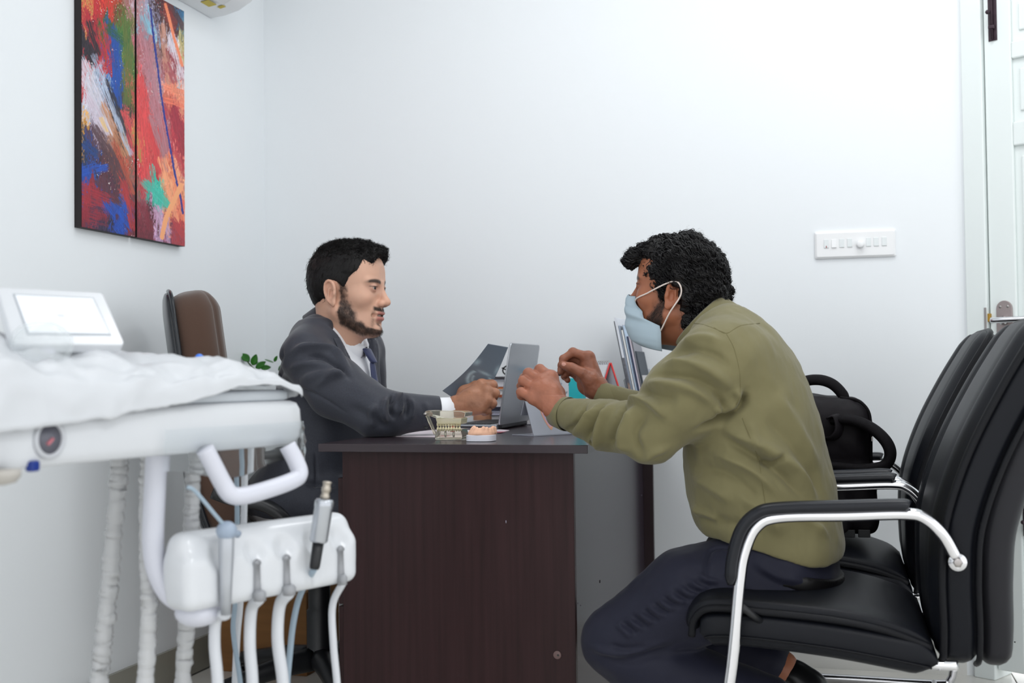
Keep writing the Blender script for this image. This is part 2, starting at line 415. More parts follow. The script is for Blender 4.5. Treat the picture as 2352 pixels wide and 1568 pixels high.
for nm, lo, hi, lb in (('baseboard_left', (0.0005, -4.09, 0), (.012, -.001, .1), 'grey green tile skirting along the left wall'), ('baseboard_back', (.013, -.012, 0), (2.29, -.0005, .1), 'pale tile skirting along the back wall')):
    wallbox(nm, lo, hi, M_base if 'left' in nm else mat('skirting_white', (214, 214, 210), .3), lb)
# ceiling lamps
for x, y, p, wh in LAMPS:
    r = thing('ceiling_light', (x, y, 2.72), 'square white LED ceiling panel '+wh, 'ceiling light', 'ceiling light panels')
    b = MB()
    for s in (-1, 1): b.box((x+s*.31, y, 2.725), (.02, .64, .045)); b.box((x, y+s*.31, 2.725), (.60, .02, .045))
    b.out('frame', M_white, r, False, .002); b = MB(); b.box((x, y, 2.735), (.6, .6, .01)); b.out('diffuser', M_white, r, False)
# ================================================================== paintings (flat print: painted strokes as vertex colours)
def art(name, y0, y1, z0, z1, px0, px1, label):
    r = thing(name, (0.0, (y0+y1)/2, z0), label, 'painting', 'abstract canvas panels on the left wall')
    b = MB(); b.box((.011, (y0+y1)/2, (z0+z1)/2), (.021, y1-y0, z1-z0)); b.out('canvas_edge', mat('canvas_edge', (28, 20, 22), .6), r, False)
    nu, nv = 160, 620
    U, Vv = np.meshgrid(np.linspace(0, 1, nu), np.linspace(0, 1, nv)); Y = y0+.0008+(y1-y0-.0016)*U; Z = z0+.0008+(z1-z0-.0016)*Vv
    P = np.stack([np.full(U.size, .0222), Y.ravel(), Z.ravel()], 1)
    q = P-CAM; dz = q@FF; px = 1176+FPX*(q@RR)/dz; py = 784-FPX*(q@UU)/dz       # painting coordinates (bottom 0 = y ~545, print scale)
    A = np.stack([px, py-.19*(px-181)], 1)
    w = fbm(np.stack([A[:, 0]*.09, (A[:, 1]-A[:, 0]*1.2)*.013, 0*px], 1), 1., 4)-.5
    w2 = fbm(np.stack([A[:, 0]*.3+40, (A[:, 1]-A[:, 0]*1.)*.05, 0*px], 1), 1., 3)-.5
    fine = noise3(np.stack([A[:, 0]*.9+9, A[:, 1]*.22, 0*px], 1), 1.)
    wx = A[:, 0]+w*46+w2*16; wy = A[:, 1]+w*110+w2*50
    ctl = [(195, 20, 215, 150, 80), (215, 60, 175, 30, 45), (235, 30, 190, 40, 40), (260, 15, 205, 60, 40), (280, 40, 120, 70, 40), (205, 110, 30, 22, 35), (210, 90, 40, 25, 38), (235, 130, 200, 40, 48), (262, 110, 20, 70, 150), (265, 160, 18, 80, 165), (270, 200, 15, 75, 160), (245, 85, 60, 90, 40), (290, 60, 90, 110, 45), (292, 110, 60, 115, 50), (295, 160, 120, 110, 50), (290, 215, 95, 95, 40), (305, 20, 180, 120, 120),
           (190, 170, 200, 45, 50), (200, 180, 205, 205, 215), (220, 210, 195, 195, 210), (235, 190, 150, 165, 190), (200, 250, 205, 200, 215), (240, 250, 190, 175, 185), (258, 230, 60, 55, 70), (225, 290, 170, 160, 175), (250, 290, 185, 130, 95), (270, 260, 40, 35, 45), (285, 245, 60, 50, 45), (300, 275, 215, 90, 85), (305, 200, 205, 75, 80), (308, 330, 200, 150, 80),
           (190, 295, 215, 150, 60), (195, 325, 40, 50, 80), (215, 330, 90, 60, 80), (240, 310, 150, 120, 120), (262, 330, 160, 90, 60), (285, 310, 70, 60, 60), (300, 360, 150, 110, 90), (205, 350, 20, 60, 140), (190, 390, 25, 75, 175), (220, 385, 30, 80, 165), (215, 370, 60, 25, 40), (245, 370, 70, 45, 60), (265, 380, 110, 60, 55), (290, 390, 190, 70, 50), (303, 410, 140, 100, 85),
           (195, 440, 160, 40, 55), (215, 450, 150, 35, 50), (205, 490, 140, 32, 48), (240, 420, 90, 40, 55), (265, 440, 70, 45, 60), (290, 440, 180, 60, 60), (300, 470, 165, 45, 50), (230, 490, 120, 40, 60), (260, 470, 90, 30, 50), (262, 490, 20, 70, 170), (280, 480, 18, 80, 180), (270, 515, 20, 60, 150), (225, 515, 60, 40, 70), (300, 505, 110, 30, 45), (250, 510, 40, 30, 60),
           (325, 20, 170, 160, 175), (335, 50, 120, 180, 200), (328, 90, 175, 110, 120), (345, 40, 150, 150, 180), (365, 30, 70, 45, 50), (385, 20, 140, 50, 50), (410, 20, 70, 60, 70), (395, 50, 90, 45, 45), (412, 30, 60, 120, 160), (330, 140, 185, 100, 105), (350, 120, 170, 130, 135), (375, 80, 110, 70, 60), (395, 90, 200, 190, 205), (415, 70, 150, 150, 110), (400, 110, 215, 205, 215), (418, 110, 210, 190, 130), (345, 180, 175, 130, 140), (325, 200, 212, 70, 72),
           (360, 180, 185, 140, 150), (385, 150, 150, 70, 75), (405, 150, 160, 70, 80), (410, 180, 225, 205, 205), (395, 195, 225, 150, 130), (410, 215, 235, 140, 110), (395, 225, 225, 110, 85), (415, 240, 240, 150, 120), (330, 250, 215, 72, 74), (345, 230, 200, 90, 95), (360, 250, 170, 120, 130), (375, 270, 190, 90, 95), (400, 265, 160, 45, 60), (415, 300, 165, 45, 62), (330, 320, 218, 74, 75), (350, 300, 200, 60, 62), (360, 310, 205, 70, 70), (375, 330, 170, 110, 115), (395, 320, 200, 60, 70), (415, 350, 180, 50, 65),
           (330, 380, 214, 66, 70), (350, 380, 210, 62, 66), (365, 370, 190, 90, 80), (380, 390, 235, 140, 110), (395, 400, 225, 110, 80), (415, 400, 230, 140, 120), (330, 420, 200, 60, 66), (350, 430, 60, 180, 160), (360, 440, 65, 190, 168), (372, 455, 62, 185, 165), (345, 455, 70, 175, 155), (385, 430, 245, 165, 120), (405, 430, 248, 175, 125), (395, 470, 240, 150, 110), (415, 470, 235, 140, 105), (325, 450, 150, 90, 100), (330, 480, 120, 40, 55), (345, 490, 90, 30, 45), (365, 490, 200, 160, 190), (375, 510, 190, 150, 185), (390, 500, 240, 150, 100), (410, 505, 200, 70, 65), (400, 520, 130, 60, 80), (330, 515, 110, 35, 50), (415, 530, 185, 60, 65)]
    C = np.array(ctl, float); D = (wx[:, None]-C[None, :, 0])**2*1.6+((wy[:, None]-(C[None, :, 1]-.19*(C[None, :, 0]-181)))**2)*.45
    col = C[D.argmin(1), 2:]
    D2 = D.copy(); D2[np.arange(len(D)), D.argmin(1)] = 1e9; col2 = C[D2.argmin(1), 2:]
    mixk = np.clip((fine-.5)*3.2+.18+w2*2, 0, .75)[:, None]; col = col*(1-mixk)+col2*mixk
    col = col*(1+.34*(fine[:, None]-.5)+.9*w2[:, None]*.3)
    sp = noise3(np.stack([A[:, 0]*.55, A[:, 1]*.4, 0*px+3], 1), 1.); zone = noise3(np.stack([A[:, 0]*.03, A[:, 1]*.02, 0*px+8], 1), 1.)
    k = (sp > .92) & (zone > .58); col[k] = (232, 226, 222)
    def line(pts, wd, c):
        pl = np.array([(a, d-.19*(a-181), 0) for a, d in pts], float); d, t = polydist(np.stack([A[:, 0], A[:, 1], 0*px], 1), cat_rom(pl, 6)); m = d+(fine-.5)*1.5 < wd; col[m] = c
    P3 = np.stack([A[:, 0], A[:, 1], 0*px], 1)
    def stroke(pts, wd, c, al=.85):
        pl = cat_rom(np.array([(a, d-.19*(a-181), 0) for a, d in pts], float), 6); d, t = polydist(P3, pl)
        side = np.cross(np.append(pl[-1][:2]-pl[0][:2], 0), P3-pl[0])[:, 2]; L = np.linalg.norm(pl[-1]-pl[0]); off = side/L
        br = noise3(np.stack([off*1.1+wd, t*L*.035, 0*px+c[0]], 1), 1.)*.65+noise3(np.stack([off*.4, t*L*.09, 0*px+c[1]], 1), 1.)*.35
        a = al*smooth01_(1-d/wd+(br-.5)*1.5, .12, .42)*smooth01_(br, .22, .46); sh = (1+.35*(br-.5))[:, None]
        col[:] = col*(1-a[:, None])+np.clip(np.array(c)*sh, 0, 255)*a[:, None]
    def smooth01_(x, a, b): t = np.clip((x-a)/(b-a), 0, 1); return t*t*(3-2*t)
    for q in ([([(192, 30), (232, 120)], 16, (172, 32, 46)), ([(205, 55), (214, 90), (226, 122)], 9, (26, 20, 30)), ([(240, 60), (258, 150)], 10, (190, 40, 48)), ([(262, 80), (268, 160), (272, 238)], 14, (18, 72, 160)), ([(250, 70), (285, 95)], 12, (40, 86, 50)), ([(290, 50), (296, 140), (290, 235)], 11, (88, 104, 44)),
        ([(192, 150), (215, 215), (250, 290)], 20, (206, 202, 214)), ([(215, 130), (245, 210), (300, 350)], 9, (176, 190, 212)), ([(245, 185), (268, 245), (302, 335)], 6, (40, 36, 48)), ([(205, 230), (240, 300)], 14, (200, 186, 200)), ([(240, 245), (285, 350)], 11, (190, 132, 96)), ([(222, 300), (262, 370), (306, 450)], 15, (78, 52, 60)), ([(262, 330), (306, 440)], 8, (176, 80, 58)), ([(286, 260), (306, 340)], 8, (206, 70, 76)),
        ([(184, 398), (212, 384), (238, 384)], 11, (24, 78, 178)), ([(196, 335), (215, 350)], 14, (24, 60, 120)), ([(186, 440), (240, 460)], 24, (158, 38, 52)), ([(186, 490), (235, 505)], 16, (140, 32, 50)), ([(250, 478), (290, 485), (282, 522)], 18, (20, 76, 178)), ([(285, 420), (306, 520)], 10, (170, 46, 52)), ([(230, 420), (270, 460)], 14, (86, 44, 58)), ([(232, 272), (244, 300)], 5, (230, 190, 120))]
       if px0 < 300 else [([(328, 40), (338, 120), (350, 200), (380, 340)], 15, (176, 118, 128)), ([(330, 40), (340, 70)], 10, (130, 184, 204)), ([(322, 190), (330, 290), (340, 420)], 17, (216, 72, 74)), ([(350, 300), (365, 390)], 12, (208, 62, 66)), ([(372, 60), (388, 190)], 8, (196, 140, 120)), ([(395, 90), (415, 170)], 12, (218, 206, 216)), ([(385, 150), (400, 185)], 10, (160, 70, 80)), ([(385, 200), (422, 215)], 12, (236, 138, 108)), ([(386, 230), (422, 240)], 9, (232, 120, 92)), ([(398, 262), (420, 330)], 16, (158, 40, 58)), ([(404, 350), (422, 400)], 9, (190, 60, 70)),
        ([(346, 270), (366, 330), (384, 390)], 7, (172, 122, 130)), ([(340, 425), (356, 440), (380, 468)], 16, (62, 186, 166)), ([(374, 370), (392, 430), (404, 500)], 12, (244, 160, 118)), ([(404, 410), (418, 500)], 9, (238, 140, 100)), ([(322, 470), (345, 520)], 12, (120, 34, 50)), ([(360, 480), (385, 530)], 10, (198, 160, 190)), ([(398, 505), (420, 540)], 9, (180, 60, 66)), ([(395, 20), (422, 60)], 12, (76, 50, 58)), ([(412, 25), (422, 45)], 7, (60, 120, 165))]): stroke(*q)
    if px0 > 300:
        line([(346, 20), (350, 60), (356, 110), (364, 170), (372, 230), (382, 290), (393, 350), (404, 410), (414, 450), (420, 490)], 2.2, (32, 50, 140))
        line([(380, 10), (388, 40), (398, 80), (410, 120), (418, 150)], 3.4, (244, 140, 100)); line([(416, 425), (400, 460), (382, 500), (372, 545)], 5, (250, 172, 120))
    Q = np.arange(nu*nv).reshape(nv, nu); Q = np.stack([Q[:-1, :-1], Q[:-1, 1:], Q[1:, 1:], Q[1:, :-1]], -1).reshape(-1, 4)
    cl = np.clip(col, 0, 255)/255; cl = np.where(cl <= .04045, cl/12.92, ((cl+.055)/1.055)**2.4)
    P[:, 0] += (fine-.5)*.0006
    mesh_obj('canvas', P, Q, mat('canvas_print', (200, 60, 60), .42, attr='Col'), r, True, col=cl)
ys = at(311, 546, x=.02)[1]
art('canvas_painting', -1.073, ys-.004, 1.31, 2.035, 181, 312, 'abstract canvas panel with blue and white strokes, left of the pair')
art('canvas_painting', ys+.004, -.563, 1.31, 2.035, 314, 425, 'mostly red abstract canvas panel with teal patch, right of the pair')
# ================================================================== air conditioner
p = at(485, 43, x=0); AY, AZ = p[1], p[2]
r = thing('air_conditioner', (0, AY-.4, AZ), 'white split air conditioner high on the left wall', 'air conditioner')
prof = [(.001, 0), (.05, .004), (.10, .016), (.145, .04), (.175, .075), (.19, .12), (.195, .2), (.19, .27), (.15, .285), (.001, .285)]
b = MB(); b.prism([(x, AY, AZ+z) for x, z in prof], (0, -.82, 0)); b.out('casing', mat('ac_plastic', (228, 230, 232), .35), r, True, .004)
for i in range(2):
    b = MB(); y = AY-.10-.36*i; b.box((.115, y-.16, AZ+.02), (.05, .34, .004), rotm('Y', radians(-24))); b.out('louver', mat('louver_plastic', (214, 216, 216), .4), r, True, .001)
b = MB()
b.box((.066, AY-.13, AZ+.0045), (.028, .05, .001), rotm('Y', radians(-8))); b.box((.08, AY-.075, AZ+.0085), (.02, .018, .001), rotm('Y', radians(-12))); b.out('energy_sticker', mat('sticker_yellow', (196, 176, 60), .5), r, False)
# ================================================================== switch plate
def wb(px, py, y=0): q = at(px, py, y=y); return q[0], q[2]
x0, z1 = wb(1871, 533.5); x1, z0 = wb(2057.5, 588.5); z0 = (z0+wb(1872, 596)[1])/2; z1 = (z1+wb(2057, 526)[1])/2
r = thing('switch_plate', ((x0+x1)/2, 0, z0), 'long white electrical switch plate on the back wall', 'switch plate')
def rrect(x0, x1, z0, z1, rad, y, n=5):
    P = []
    for cx, cz, a in ((x1-rad, z1-rad, 0), (x0+rad, z1-rad, pi/2), (x0+rad, z0+rad, pi), (x1-rad, z0+rad, 1.5*pi)):
        for k in range(n+1): t = a+pi/2*k/n; P.append((cx+rad*cos(t), y, cz+rad*sin(t)))
    return P
b = MB(); b.loft([rrect(x0, x1, z0, z1, .005, -.0008), rrect(x0, x1, z0, z1, .005, -.006), rrect(x0+.006, x1-.006, z0+.006, z1-.006, .004, -.0105)]); b.out('plate', M_white, r, False, .0008)
M_sw = mat('switch_white', (226, 231, 232), .25)
for i, px in enumerate((1898, 1915.5, 1933.5, 1951.5, 1995, 2012.5, 2031)):
    py = 562-.042*(px-1898)-2; cx, cz = wb(px, py, -.011); b = MB(); up = .003 if i == 1 else .0012
    b.prism([(cx-.0073, -.0095, cz-.0135), (cx-.0073, -.0095, cz+.0135), (cx-.0073, -.0118, cz+.0135), (cx-.0073, -.0118-up, cz-.0125)], (.0146, 0, 0))
    s = b.out('switch', M_white if i == 1 else M_sw, r, True, .0008)
    if i == 0: b = MB(); b.box((cx, -.0131, cz-.0095), (.0025, .001, .006)); b.out('indicator', mat('indicator_red', (150, 30, 30), .4), s, False)
cx, cz = wb(1976, 561, -.015); b = MB(); b.lathe([(.0118, 0), (.0116, .006), (.0105, .014), (.0085, .0155)], (cx, -.0105, cz), (0, -1, 0), 24); b.out('dimmer_knob', M_white, r, True)
# ================================================================== desk
M_wood = mat('dark_laminate', (46, 28, 29), .3, var=(9, .3, (9, 9, .3)), spec=.22)
M_woodtop = mat('dark_laminate_top', (46, 36, 41), .24, var=(9, .16, (.5, 9, 9)), spec=.5)
M_dark = mat('dark_laminate_edge', (40, 22, 27), .35, var=(9, .1, (9, 9, .4)))
DX0, DX1, DY0, DZ = .7515, 1.4015, -1.19, .75
desk = thing('desk', ((DX0+DX1)/2, -.6, 0), 'dark maroon laminate desk between the two men', 'desk')
b = MB(); b.box(((DX0+DX1)/2, (DY0-.004)/2, DZ-.0095), (DX1-DX0, -.004-DY0, .019)); b.out('desktop', M_woodtop, desk, True, .0012)
b = MB(); b.box(((.80+1.362)/2, -1.151, .365), (1.362-.80, .018, .73)); ep = b.out('end_panel', M_wood, desk, True, .001)
b = MB(); b.box(((.80+1.366)/2, -.022, .365), (1.366-.80, .018, .73)); b.out('end_panel', M_dark, desk, True, .001)
b = MB(); b.box((1.327, -.5865, .40), (.018, 1.105, .66)); b.out('modesty_panel', mat('modesty_laminate', (62, 54, 64), .22, var=(9, .15, (9, 9, .3)), spec=.6), desk, True, .001)
b = MB(); b.box((1.0, -.925, .365), (.38, .43, .72)); b.out('pedestal', M_wood, desk, True, .001)
for z0, z1 in ((.01, .36), (.365, .535), (.54, .665)):
    b = MB(); b.box((.793, -.925, (z0+z1)/2), (.028, .428, z1-z0)); d = b.out('drawer', M_wood, desk, True, .0015)
    b = MB(); b.tube([(.772, -.99, (z0+z1)/2), (.772, -.86, (z0+z1)/2)], .005, 8)
    for yy in (-.98, -.87): b.tube([(.772, yy, (z0+z1)/2), (.779, yy, (z0+z1)/2)], .004, 8)
    b.out('handle', M_steel, d)
q = at(1280, 1504, y=-1.161); b = MB(); b.lathe([(.0095, 0), (.0095, .0012), (.008, .0022)], (q[0], -1.160, q[2]), (0, -1, 0), 18); sc = b.out('screw_cap', mat('screw_cap_brown', (104, 82, 80), .4), ep)
b = MB(); b.lathe([(.0025, 0), (.0025, .0004)], (q[0]+.002, -1.1622, q[2]), (0, -1, 0), 8); b.out('screw_slot', M_gap, sc)
for px, py, rr in ((1378, 1335, .004), (1328, 1385, .002), (1334, 1390, .0018), (1474, 1137, .0016)):
    q = at(px, py, x=1.3365); b = MB(); b.lathe([(rr, 0), (rr, .0006)], (1.3362, q[1], q[2]), (1, 0, 0), 8); b.out('chip', mat('chip_dark', (30, 24, 30) if rr > .003 else (140, 135, 150), .8) if rr > .003 else mat('chip_light', (140, 135, 150), .8), desk)
q = at(1162, 1198, y=-1.161); b = MB(); b.box((q[0], -1.1603, q[2]), (.002, .0008, .006)); b.out('chip', mat('chip_light', (140, 135, 150), .8), desk)
# ================================================================== visitor chairs
M_lea = mat('black_leather', (15, 17, 23), .42, bump=(420, .22, .0012), spec=.22)
M_lea2 = mat('grey_black_leather', (34, 34, 38), .45, bump=(420, .2, .0012), spec=.25)
M_pipe = mat('leather_piping', (17, 18, 22), .45, spec=.2)
CY = -1.16
ch = thing('visitor_chair', (1.95, CY, 0), 'black leather visitor chair with chrome arms under the man in olive', 'chair', 'black leather visitor chairs')
def sup(t, e): c, s = cos(t), sin(t); return np.sign(c)*abs(c)**e, np.sign(s)*abs(s)**e
def slab(path, hw, thk, n=44, e=.45, bulge=None):
    """rings across a centre path in (x,z); hw half width in y, thk half thickness along the local normal"""
    P = np.array(path, float); T = np.gradient(P, axis=0); T /= np.linalg.norm(T, axis=1)[:, None]; Nn = np.stack([-T[:, 1], T[:, 0]], 1); R = []
    for i in range(len(P)):
        ring = []
        for k in range(n):
            c, s = sup(2*pi*k/n, e); d = thk[i]*s+(bulge(i, c, s) if bulge else 0)
            ring.append((P[i, 0]+Nn[i, 0]*d, CY+hw[i]*c, P[i, 1]+Nn[i, 1]*d))
        R.append(ring)
    return R
# seat: lower cushion and a top pad with a rolled front
sp = cat_rom([(1.668, .395, 0), (1.70, .404, 0), (1.78, .404, 0), (1.92, .392, 0), (2.04, .374, 0), (2.11, .360, 0)], 6)[:, :2]
n = len(sp); tt = np.linspace(0, 1, n)
hw = .245+.012*np.sin(pi*tt); th = np.clip(.044*np.minimum(1, np.sqrt(np.minimum(tt, 1-tt)*9+.02)), .004, 1)
b = MB(); b.loft(slab(sp, hw, th)); seat = b.out('seat', M_lea, ch)
sp2 = cat_rom([(1.650, .392, 0), (1.658, .428, 0), (1.69, .450, 0), (1.78, .448, 0), (1.92, .438, 0), (2.02, .420, 0), (2.10, .392, 0)], 6)[:, :2]
n2 = len(sp2); t2 = np.linspace(0, 1, n2); hw2 = .232+.014*np.sin(pi*t2); th2 = np.clip(.019*np.minimum(1, np.sqrt(np.minimum(t2, 1-t2)*14+.02)), .004, 1)
b = MB(); b.loft(slab(sp2, hw2, th2, bulge=lambda i, c, s: (.010*(1-c*c) if s > 0 else 0)*min(1, 4*min(t2[i], 1-t2[i])))); pad = b.out('seat_pad', M_lea, ch)
for s in (-1, 1):
    b = MB(); b.tube([(sp2[i, 0], CY+s*(hw2[i]+.002), sp2[i, 1]-.006) for i in range(n2)], .0075, 8); b.out('piping', M_pipe, pad)
    b = MB(); b.tube([(sp[i, 0], CY+s*(hw[i]+.0012), sp[i, 1]-.012) for i in range(2, n-1)], .0022, 6); b.out('stitching', M_pipe, seat)
# backrest: shell and cushion
bp = cat_rom([(2.150, .335, 0), (2.152, .42, 0), (2.150, .52, 0), (2.158, .62, 0), (2.198, .74, 0), (2.258, .86, 0), (2.318, .96, 0), (2.338, .99, 0)], 7)[:, :2]
nb = len(bp); tb_ = np.linspace(0, 1, nb)
wb_ = .222+.038*np.sin(pi*np.clip(tb_*1.05, 0, 1))**.8; wb_ *= np.sqrt(np.clip(1-np.clip((tb_-.84)/.165, 0, 1)**2.2, .02, 1))*np.sqrt(np.clip(1-np.clip((.07-tb_)/.08, 0, 1)**2, .1, 1))
tk = .040*np.sqrt(np.clip(np.minimum(tb_*14+.08, (1-tb_)*12+.06), 0, 1))
def bb(i, c, s):  # raised centre panel with two vertical channels on the front
    if s <= 0: return 0
    a = abs(c); return (.012*np.exp(-((a-.78)/.13)**2)-.012*np.exp(-((a-.56)/.05)**2)+.010*(1-a*a)-.006*np.exp(-(a/.03)**2)*0)*min(1, 6*min(tb_[i], 1-tb_[i]))
b = MB(); b.loft(slab(bp, wb_, tk, 72, .5, bb)); back = b.out('backrest', M_lea, ch)
sh = bp+np.array([.068, -.004]); sh = sh[:nb-2]
b = MB(); b.loft(slab(sh, wb_[:nb-2]*.93, np.clip(tk[:nb-2]*1.0, .004, 1)*np.interp(tb_[:nb-2], [0, .3, .6, 1], [.85, 1.0, 1.1, .6]), 48, .55)); b.out('back_shell', M_lea2, ch)
T = np.gradient(bp, axis=0); T /= np.linalg.norm(T, axis=1)[:, None]; NB = np.stack([-T[:, 1], T[:, 0]], 1)
for off, rr, k in ((.030, .0075, 1.0), (-.034, .006, .985)):
    pts = [(bp[i, 0]+NB[i, 0]*off, CY-wb_[i]*k, bp[i, 1]+NB[i, 1]*off) for i in range(1, nb-1)]; pts += [(x, 2*CY-y, z) for x, y, z in pts[::-1]]
    b = MB(); b.tube(pts, rr, 8); b.out('piping', M_pipe, back)
# chrome side frames, arm pads
arm = cat_rom([(1.655, 0, .013), (1.668, 0, .03), (1.690, 0, .15), (1.728, 0, .312), (1.750, 0, .50), (1.762, 0, .565), (1.785, 0, .612), (1.827, 0, .631), (1.95, 0, .637), (2.055, 0, .642), (2.09, 0, .634), (2.120, 0, .605), (2.143, 0, .562)], 6)
run = cat_rom([(1.655, 0, .013), (1.70, 0, .012), (1.95, 0, .012), (2.20, 0, .012), (2.235, 0, .025), (2.245, 0, .06)], 5)
path = np.concatenate([run[::-1], arm[1:]]); AYS = .29
for s in (-1, 1):
    b = MB(); P = path.copy(); P[:, 1] = CY+s*AYS; P[-8:, 1] -= s*np.linspace(0, .012, 8); b.tube(P, .0115, 12); fr = b.out('side_frame', M_chrome, ch)
    b = MB(); c = np.array([2.145, CY+s*(AYS-.012), .555]); b.lathe([(.016, -.009), (.017, -.006), (.017, .006), (.016, .009)], c, (0, s, 0), 20); b.out('arm_eye', M_chrome, fr)
    b = MB(); b.lathe([(.009, 0), (.009, .003), (.005, .004)], c+np.array([0, s*.009, 0]), (0, s, 0), 6); b.out('bolt', M_steel, fr)
    b = MB(); b.tube([c-np.array([0, s*.009, 0]), c-np.array([0, s*.05, 0])], .006, 8); b.out('bolt_shank', M_steel, fr)
    ap = cat_rom([(1.733, 0, .500), (1.738, 0, .55), (1.755, 0, .605), (1.785, 0, .637), (1.827, 0, .648), (1.95, 0, .654), (2.045, 0, .658), (2.062, 0, .655)], 6); ap[:, 1] = CY+s*AYS
    rr = np.full(len(ap), .0125); rr[0] = .006; rr[1] = .010; rr[-1] = .006; rr[-2] = .0105
    b = MB(); b.tube(ap, rr, 12, flat=((0, 1, 0), 1.5)); b.out('arm_pad', mat('pad_black', (24, 26, 32), .33, spec=.35), ch)
def bar(a, c, r=.010, m=M_chrome): b = MB(); b.tube([a, c], r, 10); b.out('cross_bar', m, ch)
bar((1.80, CY-.235, .410), (1.80, CY+.235, .410)); bar((2.19, CY-AYS, .012), (2.19, CY+AYS, .012), .011); bar((2.05, CY-.2, .345), (2.05, CY+.2, .345))
for s in (-1, 1): bar((1.80, CY+s*.235, .410), (1.745, CY+s*AYS, .465), .007, M_black); bar((2.05, CY+s*.2, .345), (2.145, CY+s*.235, .355))
ch2 = copy_tree(ch); ch2.location = (1.945, CY+.70, 0); ch2['label'] = 'black leather visitor chair by the wall with the backpack on its seat'
# ================================================================== backpack on the second chair
BY = CY+.70
M_bag = mat('black_nylon', (22, 19, 23), .6, bump=(900, .25, .0008), spec=.2)
M_mesh = mat('black_mesh', (17, 15, 18), .75, bump=(500, .6, .002), spec=.15)
bag = thing('backpack', (1.93, BY, .475), 'black nylon backpack standing on the chair by the wall', 'backpack')
ops = [(P_box((1.925, BY, .655), (.095, .14, .175), .05, rotm('Y', -.05)), 'u', 0), (P_box((1.90, BY, .76), (.105, .145, .07), .05, rotm('Y', .25)), 'u', .04),
       (P_box((1.985, BY-.02, .57), (.04, .115, .09), .03), 'u', .03), (P_cap((1.93, BY-.15, .52), (1.93, BY-.15, .62), .035, .03), 'u', .03), (P_half((0, 0, -1), -.487), 'i', .01)]
V, Q = sdf(ops, (1.75, BY-.22, .47), (2.10, BY+.2, .90), .006)
V = V+normals(V, Q)*((fbm(V, 22, 3)-.5)*.012)[:, None]; mesh_obj('bag_body', V, Q, M_bag, bag)
pq = lambda px, py, y: at(px, py, y=y)
b = MB(); b.tube(cat_rom([pq(1838, 905, BY-.03), pq(1845, 878, BY-.04), pq(1880, 872, BY-.05), pq(1912, 882, BY-.05), pq(1935, 905, BY-.05), pq(1938, 918, BY-.05)], 6), .0135, 10, flat=((0, 1, 0), 1.6)); b.out('grab_handle', M_mesh, bag)
b = MB(); b.tube(cat_rom([pq(1915, 965, BY-.14), pq(1960, 965, BY-.16), pq(2005, 985, BY-.17), pq(2036, 1015, BY-.18), pq(2045, 1045, BY-.18), pq(2030, 1070, BY-.18), pq(1985, 1078, BY-.18), pq(1935, 1075, BY-.17), pq(1885, 1070, BY-.15)], 6), .014, 10, flat=((0, 1, 0), 2.0)); b.out('shoulder_strap', M_mesh, bag)
b = MB(); b.tube(cat_rom([pq(1905, 958, BY-.155), pq(1922, 955, BY-.165), pq(1928, 985, BY-.168), pq(1915, 1005, BY-.165), pq(1895, 1008, BY-.15)], 5), .004, 8, flat=((0, 1, 0), 5)); b.out('strap_keeper', M_bag, bag)
b = MB(); b.tube(cat_rom([pq(1930, 913, BY-.10), pq(1970, 920, BY-.11), pq(1995, 945, BY-.12), pq(2000, 990, BY-.12), pq(2001, 1060, BY-.12)], 6), .004, 8); b.out('zip_piping', M_mesh, bag)
b = MB(); q = pq(2002, 980, BY-.13); b.box(q, (.005, .006, .016)); q = pq(2003, 1008, BY-.13); b.box(q, (.004, .005, .012)); b.out('zip_pull', M_steel, bag, True, .001)
for px in (1950, 1985):
    b = MB(); q = pq(px, 1225, BY-.165); b.box(q, (.03, .004, .02)); b.out('buckle', M_black, bag, True, .002)
# ================================================================== office chair behind the man in the suit
M_brown = mat('brown_fabric', (74, 52, 40), .9, bump=(700, .35, .001), sheen=.35)
oc = thing('office_chair', (.46, -.68, 0), 'brown fabric high back office chair behind the man in the suit', 'chair')
OC = np.array([.46, -.68])
bpth = cat_rom([(.245, .50, 0), (.215, .60, 0), (.195, .75, 0), (.178, .90, 0), (.160, 1.04, 0), (.150, 1.12, 0), (.145, 1.145, 0)], 7)[:, :2]; nb = len(bpth); tv = np.linspace(0, 1, nb)
hwid = .205*np.sqrt(np.clip(1-np.clip((tv-.38)/.625, 0, 1)**2.6, .010, 1))*np.interp(tv, [0, .3, .6, 1], [.86, .97, 1, 1])
thk = .068*np.sqrt(np.clip(np.minimum(tv*10+.1, (1-tv)*4+.02), 0, 1))
CYs = CY; CY = -.70
def bf(i, c, s):
    if s >= 0: return 0
    a = c; return -(.016*(1-a*a)-.018*np.exp(-((abs(a)-.40)/.045)**2)-.014*np.exp(-((abs(a)-.76)/.05)**2))*min(1, 5*min(tv[i], 1-tv[i]))
R_ = slab(bpth, hwid, thk, 72, .62, bf)
yw = radians(33)
def rotz(R): return [[(OC[0]+(x-OC[0])*cos(yw)-(y-OC[1])*sin(yw), OC[1]+(x-OC[0])*sin(yw)+(y-OC[1])*cos(yw), z) for x, y, z in r] for r in R]
b = MB(); b.loft(rotz(R_)); b.out('backrest', M_brown, oc)
sh = bpth+np.array([-.052, -.004]); b = MB(); b.loft(rotz(slab(sh[:nb-1], hwid[:nb-1]*.99, np.clip(thk[:nb-1]*.24, .004, 1), 48, .6))); b.out('back_shell', mat('shell_black', (30, 33, 38), .25), oc)
b = MB(); b.tube([(x, y, z) for x, y, z in rotz([[(bpth[i, 0]-.046, CY+s*hwid[i]*1.0, bpth[i, 1]) for i in (range(nb) if s < 0 else range(nb-1, -1, -1))] for s in (-1, 1)])[0]], .006, 8); b.out('edge_trim', mat('shell_black', (30, 33, 38), .25), oc)
